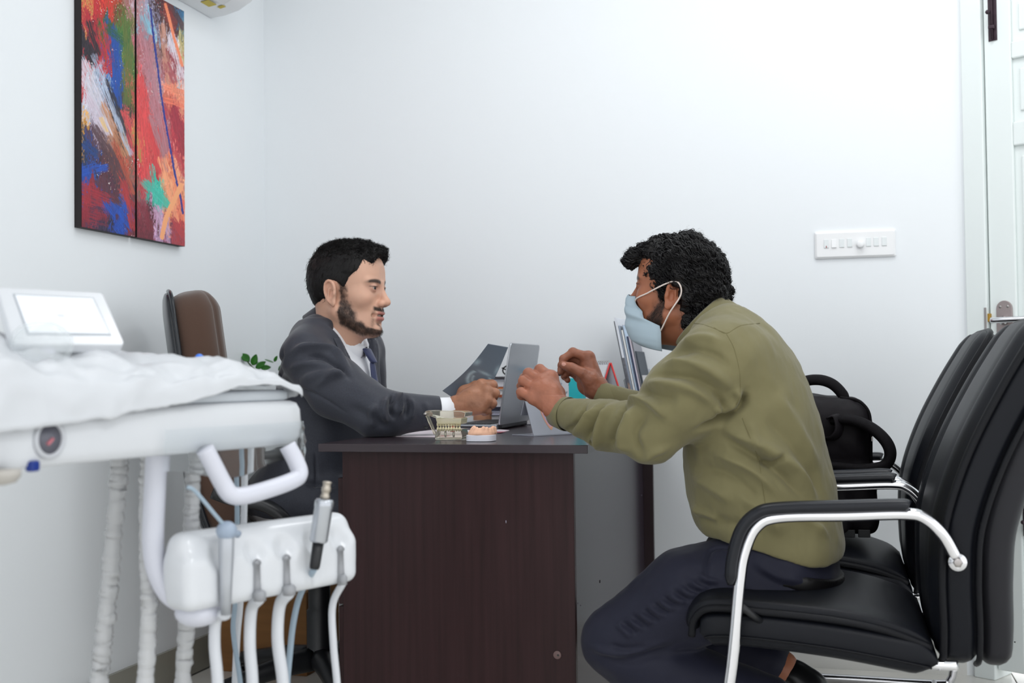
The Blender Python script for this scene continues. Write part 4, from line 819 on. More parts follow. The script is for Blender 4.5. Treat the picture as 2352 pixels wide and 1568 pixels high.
# ================================================================== people: shared builders
def frame(yaw, pitch=0, roll=0):
    return np.array(Matrix.Rotation(yaw, 3, 'Z') @ Matrix.Rotation(-pitch, 3, 'Y') @ Matrix.Rotation(roll, 3, 'X'))
def head_ops(neck, mouth=.0016, full=1.0, neck_r=.056):
    o = []
    A = lambda p, k=0, op='u': o.append((p, op, k))
    A(P_ell((-.012, 0, .046), (.097, .076, .083))); A(P_ell((-.040, 0, .022), (.066, .066, .076)), .03)
    A(P_ell((.034, 0, .052), (.054, .062, .058)), .03); A(P_ell((.036, 0, -.012), (.050, .057, .074)), .03)
    for s in (-1, 1):
        A(P_ell((.050, s*.045, -.016), (.028, .021, .022)), .022)
        A(P_cap((-.004, s*.055*full, -.052), (.060, s*.020, -.100), .020*full, .017), .028)
    A(P_ell((.057, 0, -.058), (.036, .036, .036)), .022); A(P_ell((.072, 0, -.100), (.020, .023, .017)), .016); A(P_ell((.028, 0, -.080), (.052, .044, .028)), .022)
    for s in (-1, 1): A(P_cap((.083, s*.010, .0265), (.070, s*.046, .0275), .0098, .0088), .011)
    A(P_cap((.084, 0, .020), (.1005, 0, -.018), .0072, .0100), .012); A(P_ell((.1040, 0, -.0255), (.0125, .0125, .0105)), .008)
    for s in (-1, 1): A(P_ell((.0945, s*.0135, -.0295), (.0108, .0082, .0085)), .006)
    for s in (-1, 1): A(P_ell((.0985, s*.0068, -.0385), (.006, .0038, .005)), .003, 's')
    for s in (-1, 1): A(P_ell((.099, s*.033, .009), (.021, .019, .0115)), .010, 's')
    for s in (-1, 1): A(P_ell((.0755, s*.032, .0105), (.0142, .0148, .0135)), .004)
    for s in (-1, 1): A(P_ell((.090, s*.0325, .0100), (.011, .0125, .0040)), .0014, 's')
    A(P_ell((.0880, 0, -.0540), (.0105, .0235, .0055)), .005); A(P_ell((.0865, 0, -.0685), (.0105, .021, .0072)), .005)
    A(P_ell((.099, 0, -.0605), (.020, .0205, mouth)), .0016, 's')
    for s in (-1, 1): A(P_ell((.080, s*.027, -.0605), (.006, .005, .004)), .006, 's')
    A(P_ell((.092, 0, -.082), (.010, .020, .004)), .010, 's')
    A(P_cap((-.030, 0, -.055), neck, neck_r, neck_r*1.06), .030)
    mid = (np.array((-.006, 0, -.095))*.6+np.array(neck)*.4)
    A(P_cap((.018, 0, -.092), np.array(neck)+np.array([.025, 0, 0]), .028, .034), .03)
    # ears
    for s in (-1, 1):
        Re = rotm('Z', s*radians(24)) @ rotm('Y', radians(-10)); c = np.array([-.016, s*.0775, -.006])
        w = lambda x, z, y=0: c+Re@np.array([x, s*y, z])
        A(P_ell(c, (.0165, .0055, .029), Re), .006)
        rim = [w(.0125, .004, .001), w(.0135, .016, .003), w(.008, .027, .004), w(-.003, .0315, .005), w(-.014, .026, .006), w(-.0185, .012, .006), w(-.017, -.004, .005), w(-.0115, -.018, .004), w(-.004, -.026, .003)]
        rim = cat_rom(rim, 2)
        for i in range(len(rim)-1): A(P_cap(rim[i], rim[i+1], .0036), .0025)
        A(P_ell(w(.002, -.027, .001), (.0085, .0045, .0095), Re), .005)
        A(P_ell(w(.0005, -.002, .0070), (.0100, .0085, .0145), Re), .003, 's'); A(P_ell(w(-.004, .019, .007), (.009, .0060, .009), Re), .003, 's')
        A(P_ell(w(.0115, -.004, .002), (.005, .0042, .007), Re), .003)
        A(P_cap(w(-.010, -.010, .004), w(-.004, .014, .0045), .0028), .003)
    return o
def smooth01(x, a, b): t = np.clip((x-a)/(b-a), 0, 1); return t*t*(3-2*t)
def lins(c): return np.array(lin(c))
def face_colors(V, skin, beard_amt, lip, brow=(30, 24, 22)):
    x, y, z = V.T; ay = np.abs(y); n = len(V)
    nz = fbm(V, 90, 3); C = lins(skin)[None]*(1+.18*(fbm(V, 30, 3)-.5))[:, None]
    red = np.exp(-((x-.105)**2+(z+.028)**2)/.02**2)*.35+np.exp(-((ay-.045)**2+(z+.02)**2)/.02**2)*.12+(ay > .073)*.25*smooth01(-x, -.01, .02)
    C = C*(1-red[:, None]*np.array([.0, .18, .2]))
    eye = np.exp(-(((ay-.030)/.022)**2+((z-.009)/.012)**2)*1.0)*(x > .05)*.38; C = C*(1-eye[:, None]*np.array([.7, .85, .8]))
    # lips
    L = (np.exp(-(((z+.0542)/.0045)**2)**1.5)+np.exp(-(((z+.0685)/.0064)**2)**1.5))*smooth01(.025-ay, 0, .006)*(x > .074+.0*ay); L = np.clip(L, 0, 1)[:, None]
    C = C*(1-L)+lins(lip)*L
    mo = (np.abs(z+.0605) < .0025)*smooth01(.022-ay, 0, .004)*(x > .07); mo = mo[:, None]*.8; C = C*(1-mo)+lins((60, 26, 24))*mo
    # brows
    zb = .0285-7*(ay-.032)**2+.05*(ay-.03); bm = np.exp(-(((z-zb)/(.0050-.06*np.clip(ay-.035, 0, 1)))**2)**1.5)*smooth01(ay, .010, .017)*smooth01(.060-ay, 0, .010)*(x > .04); bm = np.clip(bm*1.1, 0, .93)[:, None]; C = C*(1-bm)+lins(brow)*bm
    lash = np.exp(-(((z-.0140)/.0016)**2))*smooth01(.017-np.abs(ay-.033), 0, .003)*(x > .066)*.8; C = C*(1-lash[:, None])+lins((28, 18, 16))*lash[:, None]
    # beard
    xb = np.interp(-z, [-.03, 0, .02, .05, .075, .086, .094, .10, .2], [.020, .019, .024, .040, .053, .066, .080, .11, .11])
    b = smooth01(xb-x+(nz-.5)*.016, -.006, .014)*smooth01(x+(nz-.5)*.01, -.004, .006)*smooth01(z, -.128+.0*x, -.112)*smooth01(.052-z, 0, .02)
    neckcut = smooth01(z+.118-.55*np.clip(.05-x, 0, .1), -.004, .012); b = b*neckcut
    mu = np.exp(-(((z+.0462-.004*np.clip(ay/.03, 0, 1))/.0056)**2)**2)*smooth01(.034-ay, 0, .008)*smooth01(ay, .0, .003)*(x > .06); mc = np.exp(-(((ay-.0295)/.0045)**2))*smooth01(-z, .045, .05)*smooth01(z, -.10, -.085)*(x > .05)*.4
    so = np.exp(-(ay/.009)**2)*smooth01(-z, .078, .083)*(x > .06)*.7
    b = np.clip(np.maximum.reduce([b, mu*1.1, mc, so])*beard_amt*(.75+.5*nz), 0, .95)[:, None]
    C = C*(1-b)+lins((44, 33, 29))*b
    return C, b[:, 0]
def strands(V, N, idx, length, rad, flow, curl, seg=5, name='hair', m=None, parent=None, curlf=1.0, lift=.3, hug=None):
    """tapered strands growing from surface points; one mesh"""
    n = len(idx); P = V[idx].copy(); d = flow(P)+N[idx]*lift; d /= np.linalg.norm(d, axis=1)[:, None]
    L = length*(RNG.uniform(.6, 1.25, n)); ph = RNG.uniform(0, 6.28, n); a = np.cross(d, N[idx]); a /= np.linalg.norm(a, axis=1)[:, None]+1e-9; c = np.cross(d, a)
    K = 3; rings = []
    for i in range(seg+1):
        t = i/seg; f = flow(P); d2 = d*(1-t*.5)+f*.5*t; d2 /= np.linalg.norm(d2, axis=1)[:, None]
        w = curl*(t**.7); ang = ph+t*6.28*curlf
        C = P+w*(np.cos(ang)[:, None]*a+np.sin(ang)[:, None]*c)
        r = rad*(1-.8*t)
        rings.append(np.stack([C+r*(cos(2*pi*k/K)*a+sin(2*pi*k/K)*c) for k in range(K)], 1))
        P = P+d2*(L/seg)[:, None]
        if hug is not None:
            for q in range(n):
                h = hug[0].find_nearest(Vector(P[q]))
                P[q] = np.array(h[0])+np.array(h[1])*(hug[1]+hug[2]*t)
    R = np.stack(rings, 1)           # n, seg+1, K, 3
    Vv = R.reshape(-1, 3); base = (np.arange(n)*(seg+1)*K)[:, None, None]; i = np.arange(seg)[None, :, None]*K; k = np.arange(K)[None, None, :]
    Q = np.stack([base+i+k, base+i+(k+1) % K, base+i+K+(k+1) % K, base+i+K+k], -1).reshape(-1, 4)
    o = mesh_obj(name, Vv, Q, m, parent); o['kind'] = 'stuff'; return o
def pick(V, Q, n, w=None):
    a = np.linalg.norm(np.cross(V[Q[:, 1]]-V[Q[:, 0]], V[Q[:, 2]]-V[Q[:, 0]]), axis=1)
    if w is not None: a = a*w[Q[:, 0]]
    return Q[RNG.choice(len(Q), n, p=a/a.sum()), 0]
def eyeball(c, r, gaze, parent):
    gaze = np.array(gaze, float); gaze /= np.linalg.norm(gaze)
    b = MB(); b.sph((0, 0, 0), r, 48, 40); V = np.array(b.v); g = V@gaze/r
    C = np.tile(lins((176, 166, 160)), (len(V), 1)); C[g > cos(.52)] = lins((44, 26, 18)); C[g > cos(.20)] = lins((6, 5, 5))
    mesh_obj('eye', V+np.array(c), b.f, mat('eye_wet', (200, 200, 200), .06, attr='Col', coat=.1, spec=.3), parent, col=C)
def join_mesh(parts):
    Vs, Qs, Cs = [], [], []; n = 0
    for V, Q, C in parts: Vs.append(V); Qs.append(Q+n); Cs.append(C); n += len(V)
    return np.concatenate(Vs), np.concatenate(Qs), np.concatenate(Cs)
def hand_ops(wr, wr_r, fore, mcp, fingers, thumb, r0=.0112, palm_r=.0145, extra=()):
    o = [(P_cap(fore, wr, wr_r*.92, wr_r), 'u', 0)]
    wr = np.array(wr)
    for i, m in enumerate(mcp): o.append((P_cap(wr+(np.array(m)-wr)*.12, m, wr_r*.72, palm_r*[1, 1.02, .97, .88][i]), 'u', .020))
    for i in range(3): o.append((P_cap(mcp[i], mcp[i+1], palm_r*.82, palm_r*.8), 'u', .008)); 
    for p, r in extra: o.append((P_ell(p, r), 'u', .016))
    for i, f in enumerate(fingers):
        rr = r0*[1, 1.04, .97, .85][i]; J = [mcp[i]]+list(f); R = [rr*1.16, rr*1.03, rr*.9, rr*.80]
        for k in range(3): o.append((P_cap(J[k], J[k+1], R[k]*.97, R[k+1]), 'u', .003 if k else .006))
        for k in (1, 2): o.append((P_ell(J[k], R[k]*1.07), 'u', .004))
    T = [wr+(np.array(thumb[0])-wr)*.4]+list(thumb); R = [wr_r*.6, .0185, .0140, .0122, .0098][:len(T)]
    for k in range(len(T)-1): o.append((P_cap(T[k], T[k+1], R[k], R[k+1]), 'u', .012 if k < 2 else .004))
    return o
def bounds(pts, m): P = np.array(pts, float); return P.min(0)-m, P.max(0)+m
def hand_mesh(ops, pts, skin, h=.0013):
    lo, hi = bounds(pts, .034); V, Q = sdf(ops, lo, hi, h, 2); N = normals(V, Q)
    V = V+N*((fbm(V, 130, 3)-.5)*.0012)[:, None]
    C = lins(skin)[None]*(1+.55*(fbm(V, 60, 3)-.5))[:, None]*np.array([1, .97, .95])**(2*(fbm(V+5, 28, 2)-.5))[:, None]; return V, Q, C
def nail(c, d, n, L, W, parent):
    d = np.array(d, float); d /= np.linalg.norm(d); n = np.array(n, float); n -= d*(n@d); n /= np.linalg.norm(n); w = np.cross(d, n)
    b = MB(); b.sph((0, 0, 0), (L/2, W/2, .0012), 12, 8, np.stack([d, w, n], 1)); b.v = [tuple(np.array(p)+np.array(c)) for p in b.v]; b.out('nail', mat('nail', (206, 150, 134), .25), parent)
# ================================================================== the man in the suit
doc = thing('person', (.46, -.68, 0), 'man in grey suit and navy tie seated at the desk holding a film', 'person')
DS = 1.06; RD = frame(radians(0), radians(-2), radians(0))
eye_w = at(855, 661, y=-.735); HD = eye_w-RD@(np.array([.0775, -.0325, .0105])*DS)
SK_D = (210, 166, 143)
neck_l = np.array([-.058, .0, -.185])
V, Q = sdf(head_ops(neck_l, .0028, 1.06, .057), (-.125, -.105, -.235), (.135, .105, .145), .0016, 2)
Cf, bd = face_colors(V, SK_D, .88, (176, 112, 104)); bd_doc = bd
Vh = V*DS@RD.T+HD; Nh = normals(Vh, Q)
W = lambda p: RD@(np.array(p)*DS)+HD
SK = mat('skin', (200, 150, 120), .42, attr='Col', sss=.12, spec=.4, bump=(500, .12, .0008))
def A_(px, py, y): return at(px, py, y=y)
# hand
y0 = -.80
H = lambda px, py, dy: A_(px, py, y0+dy)
wr = H(1046, 936, 0)
mcp = [H(1106, 884, .022), H(1117, 899, .004), H(1116, 920, -.008), H(1106, 937, -.012)]
fing = [[H(1131, 884, .034), H(1134, 889, .054), H(1118, 891, .062)], [H(1136, 903, .016), H(1133, 911, .038), H(1118, 912, .046)], [H(1130, 926, .004), H(1126, 931, .026), H(1112, 930, .036)], [H(1118, 943, .0), H(1113, 946, .02), H(1100, 942, .03)]]
thumb = [H(1068, 902, .032), H(1092, 886, .048), H(1115, 882, .060), H(1130, 879, .064)]
ho = hand_ops(wr, .027, H(1010, 944, -.006), mcp, fing, thumb, .0122, .0165, [(H(1082, 915, -.004), (.030, .022, .026)), (H(1088, 932, -.004), (.026, .018, .020))])
hd = hand_mesh(ho, [wr, H(1000, 945, 0)]+mcp+sum(fing, [])+thumb, (158, 110, 85))
# torso core (hidden by the clothes)
core = [(P_ell((.54, -.67, .86), (.10, .15, .18)), 'u', 0), (P_ell((.50, -.67, .64), (.11, .15, .14)), 'u', .05), (P_cap(W(neck_l), (.55, -.67, .96), .055, .07), 'u', .04)]
core += chain([(.575, -.80, .955), A_(880, 955, -.88), wr], [.035, .035, .02], .03) + chain([(.575, -.54, .96), (.57, -.43, .72), (.72, -.50, .62)], [.05, .042, .03], .03)
core += chain([(.47, -.75, .55), (.86, -.72, .56), (.90, -.74, .12)], [.07, .055, .045], .03) + chain([(.47, -.58, .55), (.86, -.55, .56), (.90, -.55, .12)], [.07, .055, .045], .03)
Vc, Qc = sdf(core, (.3, -1.0, .05), (1.1, -.3, 1.12), .009, 1)
Vb, Qb, Cb = join_mesh([(Vh, Q, Cf), (Vc, Qc, np.tile(lins(SK_D), (len(Vc), 1))), hd])
mesh_obj('body', Vb, Qb, SK, doc, col=Cb)
for s in (-1, 1): eyeball(W((.0752, s*.032, .0105)), .0124*DS, RD@np.array([1, -.12, -.05]), doc)
# teeth just behind the lips
b = MB(); b.box(W((.080, 0, -.0590)), (.012, .032, .0065)); b.out('teeth', mat('teeth_white', (226, 218, 206), .3), doc, True, .002)
# beard stubble
M_hair = mat('black_hair', (14, 11, 11), .55, spec=.35)
M_beard = mat('beard_hair', (40, 29, 24), .6)
wgt = np.concatenate([np.clip(bd_doc-.25, 0, 1), np.zeros(len(Vc)+len(hd[0]))])[:len(Vh)]
bf_flow = lambda P: np.tile(RD@np.array([.35, 0, -.9]), (len(P), 1))+RNG.normal(0, .25, (len(P), 3))
strands(Vh, Nh, pick(Vh, Q, 3000, wgt), .006, .00022, bf_flow, .0006, 2, 'beard', M_beard, doc, lift=.35)
# hair
ho = [(P_ell((-.014, 0, .048), (.102, .080, .086)), 'u', 0), (P_ell((-.044, 0, .018), (.068, .069, .080)), 'u', .02)]
ho += [(P_ell((.105, 0, -.012), (.070, .12, .088)), 's', .012), (P_ell((.02, 0, -.12), (.08, .12, .105)), 's', .012)]   # face, jaw
for s in (-1, 1): ho.append((P_ell((-.013, s*.085, -.008), (.026, .028, .033)), 's', .008))
for s in (-1, 1): ho += [(P_cap((.026, s*.067, .05), (.012, s*.069, .028), .008, .004), 'u', .008)]
# volume on top, swept up at the front
tops = [(-.04, 0, .125, .045), (.0, .02, .137, .040), (.0, -.025, .136, .040), (.04, .0, .140, .036), (.065, .024, .130, .028), (.065, -.024, .130, .028), (.088, 0, .128, .022), (.09, -.03, .118, .017), (.088, .03, .116, .018), (.098, -.012, .122, .014), (.03, -.05, .112, .030), (.03, .05, .112, .030), (-.07, 0, .10, .04)]
for x, y, z, r_ in tops: ho.append((P_ell((x-.004, y, z-(.030 if x > .05 else .040)), r_*.92), 'u', .018))
ho += [(P_ell((.098, 0, .074), (.022, .058, .028)), 's', .008)]
V2, Q2 = sdf(ho, (-.13, -.1, -.10), (.125, .1, .175), .0022, 2); N2 = normals(V2, Q2)
topm = smooth01(V2[:, 2], .07, .12)
V2 = V2+N2*((fbm(V2*np.array([1, 2.2, 1]), 70, 3)-.5)*(.003+.016*topm))[:, None]
Vw = V2*DS@RD.T+HD; N2 = normals(Vw, Q2)
hair = mesh_obj('hair', Vw, Q2, M_hair, doc)
def flow_top(P):
    L = (P-HD)@RD/DS; w = smooth01(L[:, 2], .06, .11)[:, None]
    up = np.stack([.7+0*L[:, 0], L[:, 1]*6, .45+0*L[:, 0]], 1); dn = np.stack([-.35+0*L[:, 0], L[:, 1]*0, -.9+0*L[:, 0]], 1)
    return (up*w+dn*(1-w))@RD.T+RNG.normal(0, .28, (len(P), 3))
Bhd = bvh(Vw, Q2)
strands(Vw, N2, pick(Vw, Q2, 1500, topm+.02), .028, .0011, flow_top, .0028, 7, 'hair_locks', M_hair, hair, 1.1, .1, (Bhd, .0012, .004))
strands(Vw, N2, pick(Vw, Q2, 1500, topm+.02), .024, .00035, flow_top, .003, 6, 'hair_strands', M_hair, hair, 1.4, .3, (Bhd, .002, .009))
strands(Vw, N2, pick(Vw, Q2, 3000, 1.02-topm), .008, .0003, flow_top, .0004, 3, 'short_hair', M_hair, hair, .6, .1, (Bhd, .0006, .001))
# ---- jacket
M_suit = mat('grey_suit', (54, 56, 65), .5, bump=(900, .35, .0006, (1, 1, 1)), sheen=.15, spec=.25, var=(260, .14))
S1, E1_, W1 = np.array([.560, -.850, .962]), A_(872, 950, -.88), A_(1012, 946, -.815)
tor = [(P_ell((.545, -.67, .87), (.135, .185, .185)), 'u', 0), (P_ell((.525, -.67, .70), (.150, .185, .20)), 'u', .06), (P_ell((.475, -.67, .57), (.175, .205, .11)), 'u', .06),
       (P_cap((.550, -.80, .995), (.575, -.54, .995), .056, .056), 'u', .07), (P_cap((.565, -.74, 1.02), (.575, -.60, 1.02), .046, .046), 'u', .05), (P_cap(at(716, 768, y=-.74), at(716, 768, y=-.60), .046, .046), 'u', .05)]
armn = [(P_cap(S1, (S1+E1_)/2+np.array([-.012, -.006, -.010]), .072, .073), 'u', .03), (P_cap((S1+E1_)/2+np.array([-.012, -.006, -.010]), E1_, .076, .066), 'u', .03), (P_cap(E1_, W1, .062, .043), 'u', .02)]
armf = [(P_cap((.56, -.475, .985), (.56, -.42, .73), .074, .062), 'u', .03), (P_cap((.56, -.42, .73), (.715, -.49, .645), .060, .045), 'u', .02)]
skirt = [(P_ell((.60, -.76, .555), (.19, .115, .085), rotm('Y', .12)), 'u', .03), (P_ell((.60, -.57, .555), (.19, .115, .085), rotm('Y', .12)), 'u', .03)]
def vcut():   # V opening of the lapels
    ax0 = .67
    def fn(X, Y, Z):
        w = .018+.42*np.clip(Z-.80, 0, .3)
        return np.maximum(np.maximum(np.abs(Y+.665+.0*X)-w, .60-X), .80-Z)
    return (fn, np.array([.56, -.95, .78]), np.array([.9, -.4, 1.2]))
jk = tor+armn+armf+skirt+[(vcut(), 's', .006), (P_cap(at(764, 796, y=-.672), at(806, 700, y=-.672), .078, .098), 's', .008)]
cut = (lambda a, n: (P_half(n, np.dot(np.array(n)/np.linalg.norm(n), a)), 'i', .003))
dirw = (W1-E1_)/np.linalg.norm(W1-E1_)
u_ = np.cross(dirw, (0, 1., 0)); u_ /= np.linalg.norm(u_); RW_ = np.stack([dirw, u_, np.cross(dirw, u_)], 1)
jk += [(P_box(W1+dirw*.050, (.05, .07, .07), .002, RW_), 's', .003)]
jk += [(((lambda X, Y, Z: np.maximum((X-W1[0])*dirw[0]+(Y-W1[1])*dirw[1]+(Z-W1[2])*dirw[2]-.008, -(.14-np.sqrt((X-W1[0])**2+(Y-W1[1])**2+(Z-W1[2])**2)))), W1-.15, W1+.15), 's2', 0)] if 0 else []
V, Q = sdf(jk, (.24, -1.02, .44), (1.08, -.32, 1.12), .0038, 2)
below = V[:, 2] < .0
V = folds(V, Q, [(p_, w_*.75, 2.1*h_) for p_, w_, h_ in [
    ([(668, 812), (700, 798), (745, 800), (775, 815), (800, 850)], .013, .009), ([(700, 822), (740, 818), (775, 840), (805, 870)], .011, -.007), ([(660, 850), (700, 835), (760, 845)], .014, .005),
    ([(690, 875), (740, 860), (790, 858)], .018, .006), ([(640, 880), (690, 890), (740, 912), (800, 950)], .006, -.0025), ([(725, 890), (760, 865), (795, 855)], .012, .005),
    ([(905, 905), (898, 935), (905, 962)], .008, -.010), ([(918, 902), (922, 930), (916, 955)], .009, .011), ([(930, 905), (934, 935), (930, 960)], .006, -.005), ([(890, 910), (880, 940), (888, 975)], .010, .006), ([(945, 912), (952, 940), (945, 968)], .010, .004), ([(862, 925), (852, 955), (858, 985)], .013, .005),
    ([(975, 920), (985, 950), (980, 980)], .012, .003), ([(800, 930), (850, 960), (900, 985)], .02, -.004), ([(650, 800), (640, 850), (650, 900)], .012, -.004), ([(724, 1040), (726, 1090), (722, 1120)], .004, -.003), ([(700, 1110), (740, 1112), (770, 1118)], .01, -.006)]])
N = normals(V, Q); V = V+N*((fbm(V, 16, 2)-.5)*.008)[:, None]
dz = np.array([1, 1, 1]); onD = (V[:, 0] > .748) & (V[:, 2] < .7515) & (V[:, 2] > .66) & (V[:, 1] < -.70); V[onD, 2] = .7515
jo = mesh_obj('jacket', V, Q, M_suit, doc)
Bj = bvh(V, Q)
# shirt cuff and shirt front
dw = (wr-E1_)/np.linalg.norm(wr-E1_)
M_shirt = mat('white_shirt', (238, 240, 245), .7, bump=(700, .15, .0005))
c0 = W1-dw*.012; b = MB(); b.tube([c0, c0+dw*.012, c0+dw*.046, c0+dw*.048, c0+dw*.030], [.038, .0382, .0370, .0345, .034], 28, caps=False); b.out('shirt_cuff', M_shirt, doc)
sh = [(P_ell((.545, -.67, .87), (.122, .172, .175)), 'u', 0), (P_cap((.555, -.75, 1.01), (.565, -.59, 1.01), .054, .054), 'u', .06), (P_half((0, 0, -1), -.76), 'i', 0)]
V, Q = sdf(sh, (.38, -.9, .74), (.75, -.44, 1.1), .005, 1); mesh_obj('shirt', V, Q, M_shirt, doc)
nb_ = W(neck_l)
def ring(c, rx, ry, tilt, n=36, a0=0, a1=2*pi, dz=lambda t: 0):
    R = rotm('Y', tilt); return [np.array(c)+R@np.array([rx*cos(t), ry*sin(t), dz(t)]) for t in np.linspace(a0, a1, n)]
# shirt collar and jacket collar: rings round the neck, sloping down to the front
cA, cB = at(736, 712, y=-.672), at(836, 806, y=-.672); cc = (cA+cB)/2; cf_ = (cB-cA); crx = np.linalg.norm(cf_)/2; cf_ /= np.linalg.norm(cf_); cnn = np.cross(cf_, (0, 1., 0)); cnn = cnn if cnn[2] > 0 else -cnn; cl_ = np.array([0, 1., 0])
def cring(h, dr, a0, a1, n=48, dip=0): return [cc+cnn*(h-dip*max(0, cos(t))**4)+cf_*(crx+.003+dr)*cos(t)+cl_*(.072+dr*1.1)*sin(t) for t in np.linspace(a0, a1, n)]
a0, a1 = .12, 2*pi-.12
b = MB(); b.loft([cring(-.020, -.004, a0, a1), cring(.010, -.008, a0, a1), cring(.014, -.005, a0, a1), cring(-.002, .006, a0, a1, dip=.01), cring(-.030, .012, a0, a1, dip=.022)], False, False)
o = b.out('shirt_collar', M_shirt, doc); so = o.modifiers.new('s', 'SOLIDIFY'); so.thickness = .0025
aa0, aa1 = 1.62, 2*pi-1.62
b = MB(); b.loft([cring(-.018, .004, aa0, aa1), cring(.003, .003, aa0, aa1), cring(.006, .007, aa0, aa1), cring(-.012, .011, aa0, aa1), cring(-.040, .018, aa0, aa1)], False, False)
o = b.out('jacket_collar', M_suit, doc); so = o.modifiers.new('s', 'SOLIDIFY'); so.thickness = .004
def surf(x, y, z, B, off=.003):
    h = B.ray_cast(Vector((x+.5, y, z)), Vector((-1, 0, 0)))
    return np.array(h[0])+np.array([off, 0, 0]) if h[0] is not None else np.array([x, y, z])
for s in (-1, 1):
    R2 = []
    for z in np.linspace(1.015, .80, 14):
        wv = .022+.40*max(0, z-.80); wl = np.interp(z, [.80, .90, .965, .98, 1.015], [.008, .045, .062, .045, .036]); row = []
        for k in range(6):
            y = -.667+s*(wv-.004+wl*k/5); p = surf(.62, y, z, Bj, .0045-.003*(k/5)); row.append(p)
        R2.append(row)
    b = MB(); b.loft(R2, False, False); o = b.out('lapel', M_suit, doc); so = o.modifiers.new('s', 'SOLIDIFY'); so.thickness = .004; so.offset = 0; sm = o.modifiers.new('sm', 'SMOOTH'); sm.iterations = 3
# tie
M_tie = mat('navy_tie', (48, 56, 92), .45, bump=(800, .3, .0005), sheen=.2)
tk0 = at(838, 800, y=-.672)+np.array([.004, 0, .002])
b = MB(); b.loft([[tk0+np.array([dx, w*sx, 0])+np.array([oz*.55, 0, -oz]) for sx, dx in ((-1, -.006), (-.8, .007), (0, .011), (.8, .007), (1, -.006), (0, -.012))] for oz, w in ((0, .025), (.006, .027), (.03, .020), (.040, .0145), (.043, .012))]); b.out('tie_knot', M_tie, doc, True, 0, 1)
b = MB(); R3 = []
for k, z in enumerate(np.linspace(tk0[2]-.034, .78, 9)):
    w = np.interp(k, [0, 8], [.0175, .038]); c = np.array([np.interp(z, [.78, .87, tk0[2]-.034], [.690, .690, tk0[0]+.018]), -.668, z]); R3.append([c+np.array([-.006, -w, 0]), c+np.array([.002, -w*.6, 0]), c+np.array([.006, 0, 0]), c+np.array([.002, w*.6, 0]), c+np.array([-.006, w, 0]), c+np.array([-.008, 0, 0])])
b.loft(R3); b.out('tie_blade', M_tie, doc, True, 0, 1)
# sleeve buttons
for k, px in enumerate((979, 992)):
    p = trace(Bj, px, 980-k*.5)
    if p is not None:
        b = MB(); n = CAM-p; n /= np.linalg.norm(n); b.lathe([(.0062, -.001), (.0065, .001), (.0062, .003), (.0045, .0032), (.003, .0022)], p, n, 18); b.out('sleeve_button', M_black, jo)
# trousers
M_gt = mat('light_grey_trousers', (150, 148, 148), .75, bump=(900, .2, .0006))
tr = [(P_ell((.46, -.67, .545), (.15, .185, .085)), 'u', 0)]+chain([(.47, -.765, .55), (.86, -.75, .575), (.90, -.76, .10)], [.088, .070, .055], .03)+chain([(.47, -.575, .55), (.86, -.57, .575), (.90, -.55, .10)], [.088, .070, .055], .03)
V, Q = sdf(tr, (.26, -.92, .05), (1.02, -.42, .70), .007, 2); V = V+normals(V, Q)*((fbm(V, 25, 2)-.5)*.008)[:, None]; mesh_obj('trousers', V, Q, M_gt, doc)
for s in (-.76, -.55):
    V, Q = sdf([(P_cap((.90, s, .09), (.90, s, .05), .04, .038), 'u', 0), (P_cap((.88, s, .04), (1.08, s, .035), .037, .030), 'u', .03), (P_half((0, 0, -1), -.003), 'i', .004)], (.8, s-.07, -.01), (1.15, s+.07, .15), .006, 1); V[:, 0] -= .0; mesh_obj('shoe', V, Q, mat('shoe_black', (18, 18, 20), .3), doc)
# ---- the film in his hand
film = thing('xray_film', tuple(H(1090, 900, .05)), 'dark dental x-ray film held up over the laptop', 'x-ray film')
TL, TR, BL, BR = A_(1121, 789, -.765), A_(1167, 797, -.70), A_(1016, 897, -.775), A_(1088, 945, -.70)
nu, nv = 60, 90; G = []; UVc = []
bn = np.cross(TR-TL, BL-TL); bn /= np.linalg.norm(bn)
for j in range(nv):
    for i in range(nu):
        u, v = i/(nu-1), j/(nv-1); p = (TL*(1-u)+TR*u)*(1-v)+(BL*(1-u)+BR*u)*v; G.append(p+bn*(-.010)*sin(pi*v)); UVc.append((u, v))
G = np.array(G); UVc = np.array(UVc); Qf = np.arange(nu*nv).reshape(nv, nu); Qf = np.stack([Qf[:-1, :-1], Qf[:-1, 1:], Qf[1:, 1:], Qf[1:, :-1]], -1).reshape(-1, 4)
u, v = UVc.T; g = np.zeros(len(u))
g += .30*np.exp(-(((u-.1)/.12)**2+((v-.33)/.05)**2))+.25*np.exp(-(((u-.95)/.08)**2+((v-.33)/.06)**2))
rr = np.sqrt(((u-.55)/.36)**2+((v-.55)/.15)**2); g += .38*np.exp(-((rr-1)/.16)**2)*(v > .47)+.25*np.exp(-((rr-.62)/.12)**2)*(v > .53)
g += .30*np.exp(-(((u-.6)/.25)**2+((v-.44)/.02)**2)); g *= 1.0+1.2*fbm(np.stack([u*14, v*20, 0*u], 1), 1., 3); g += .05*np.exp(-(((u-.55)/.5)**2+((v-.5)/.2)**2))
Cx = lins((108, 118, 130))[None]*(1-g[:, None])+lins((196, 220, 230))*g[:, None]
fo = mesh_obj('film_sheet', G, Qf, mat('xray_film_gloss', (60, 66, 74), .28, attr='Col', spec=.4), film, col=Cx); so = fo.modifiers.new('s', 'SOLIDIFY'); so.thickness = .0004
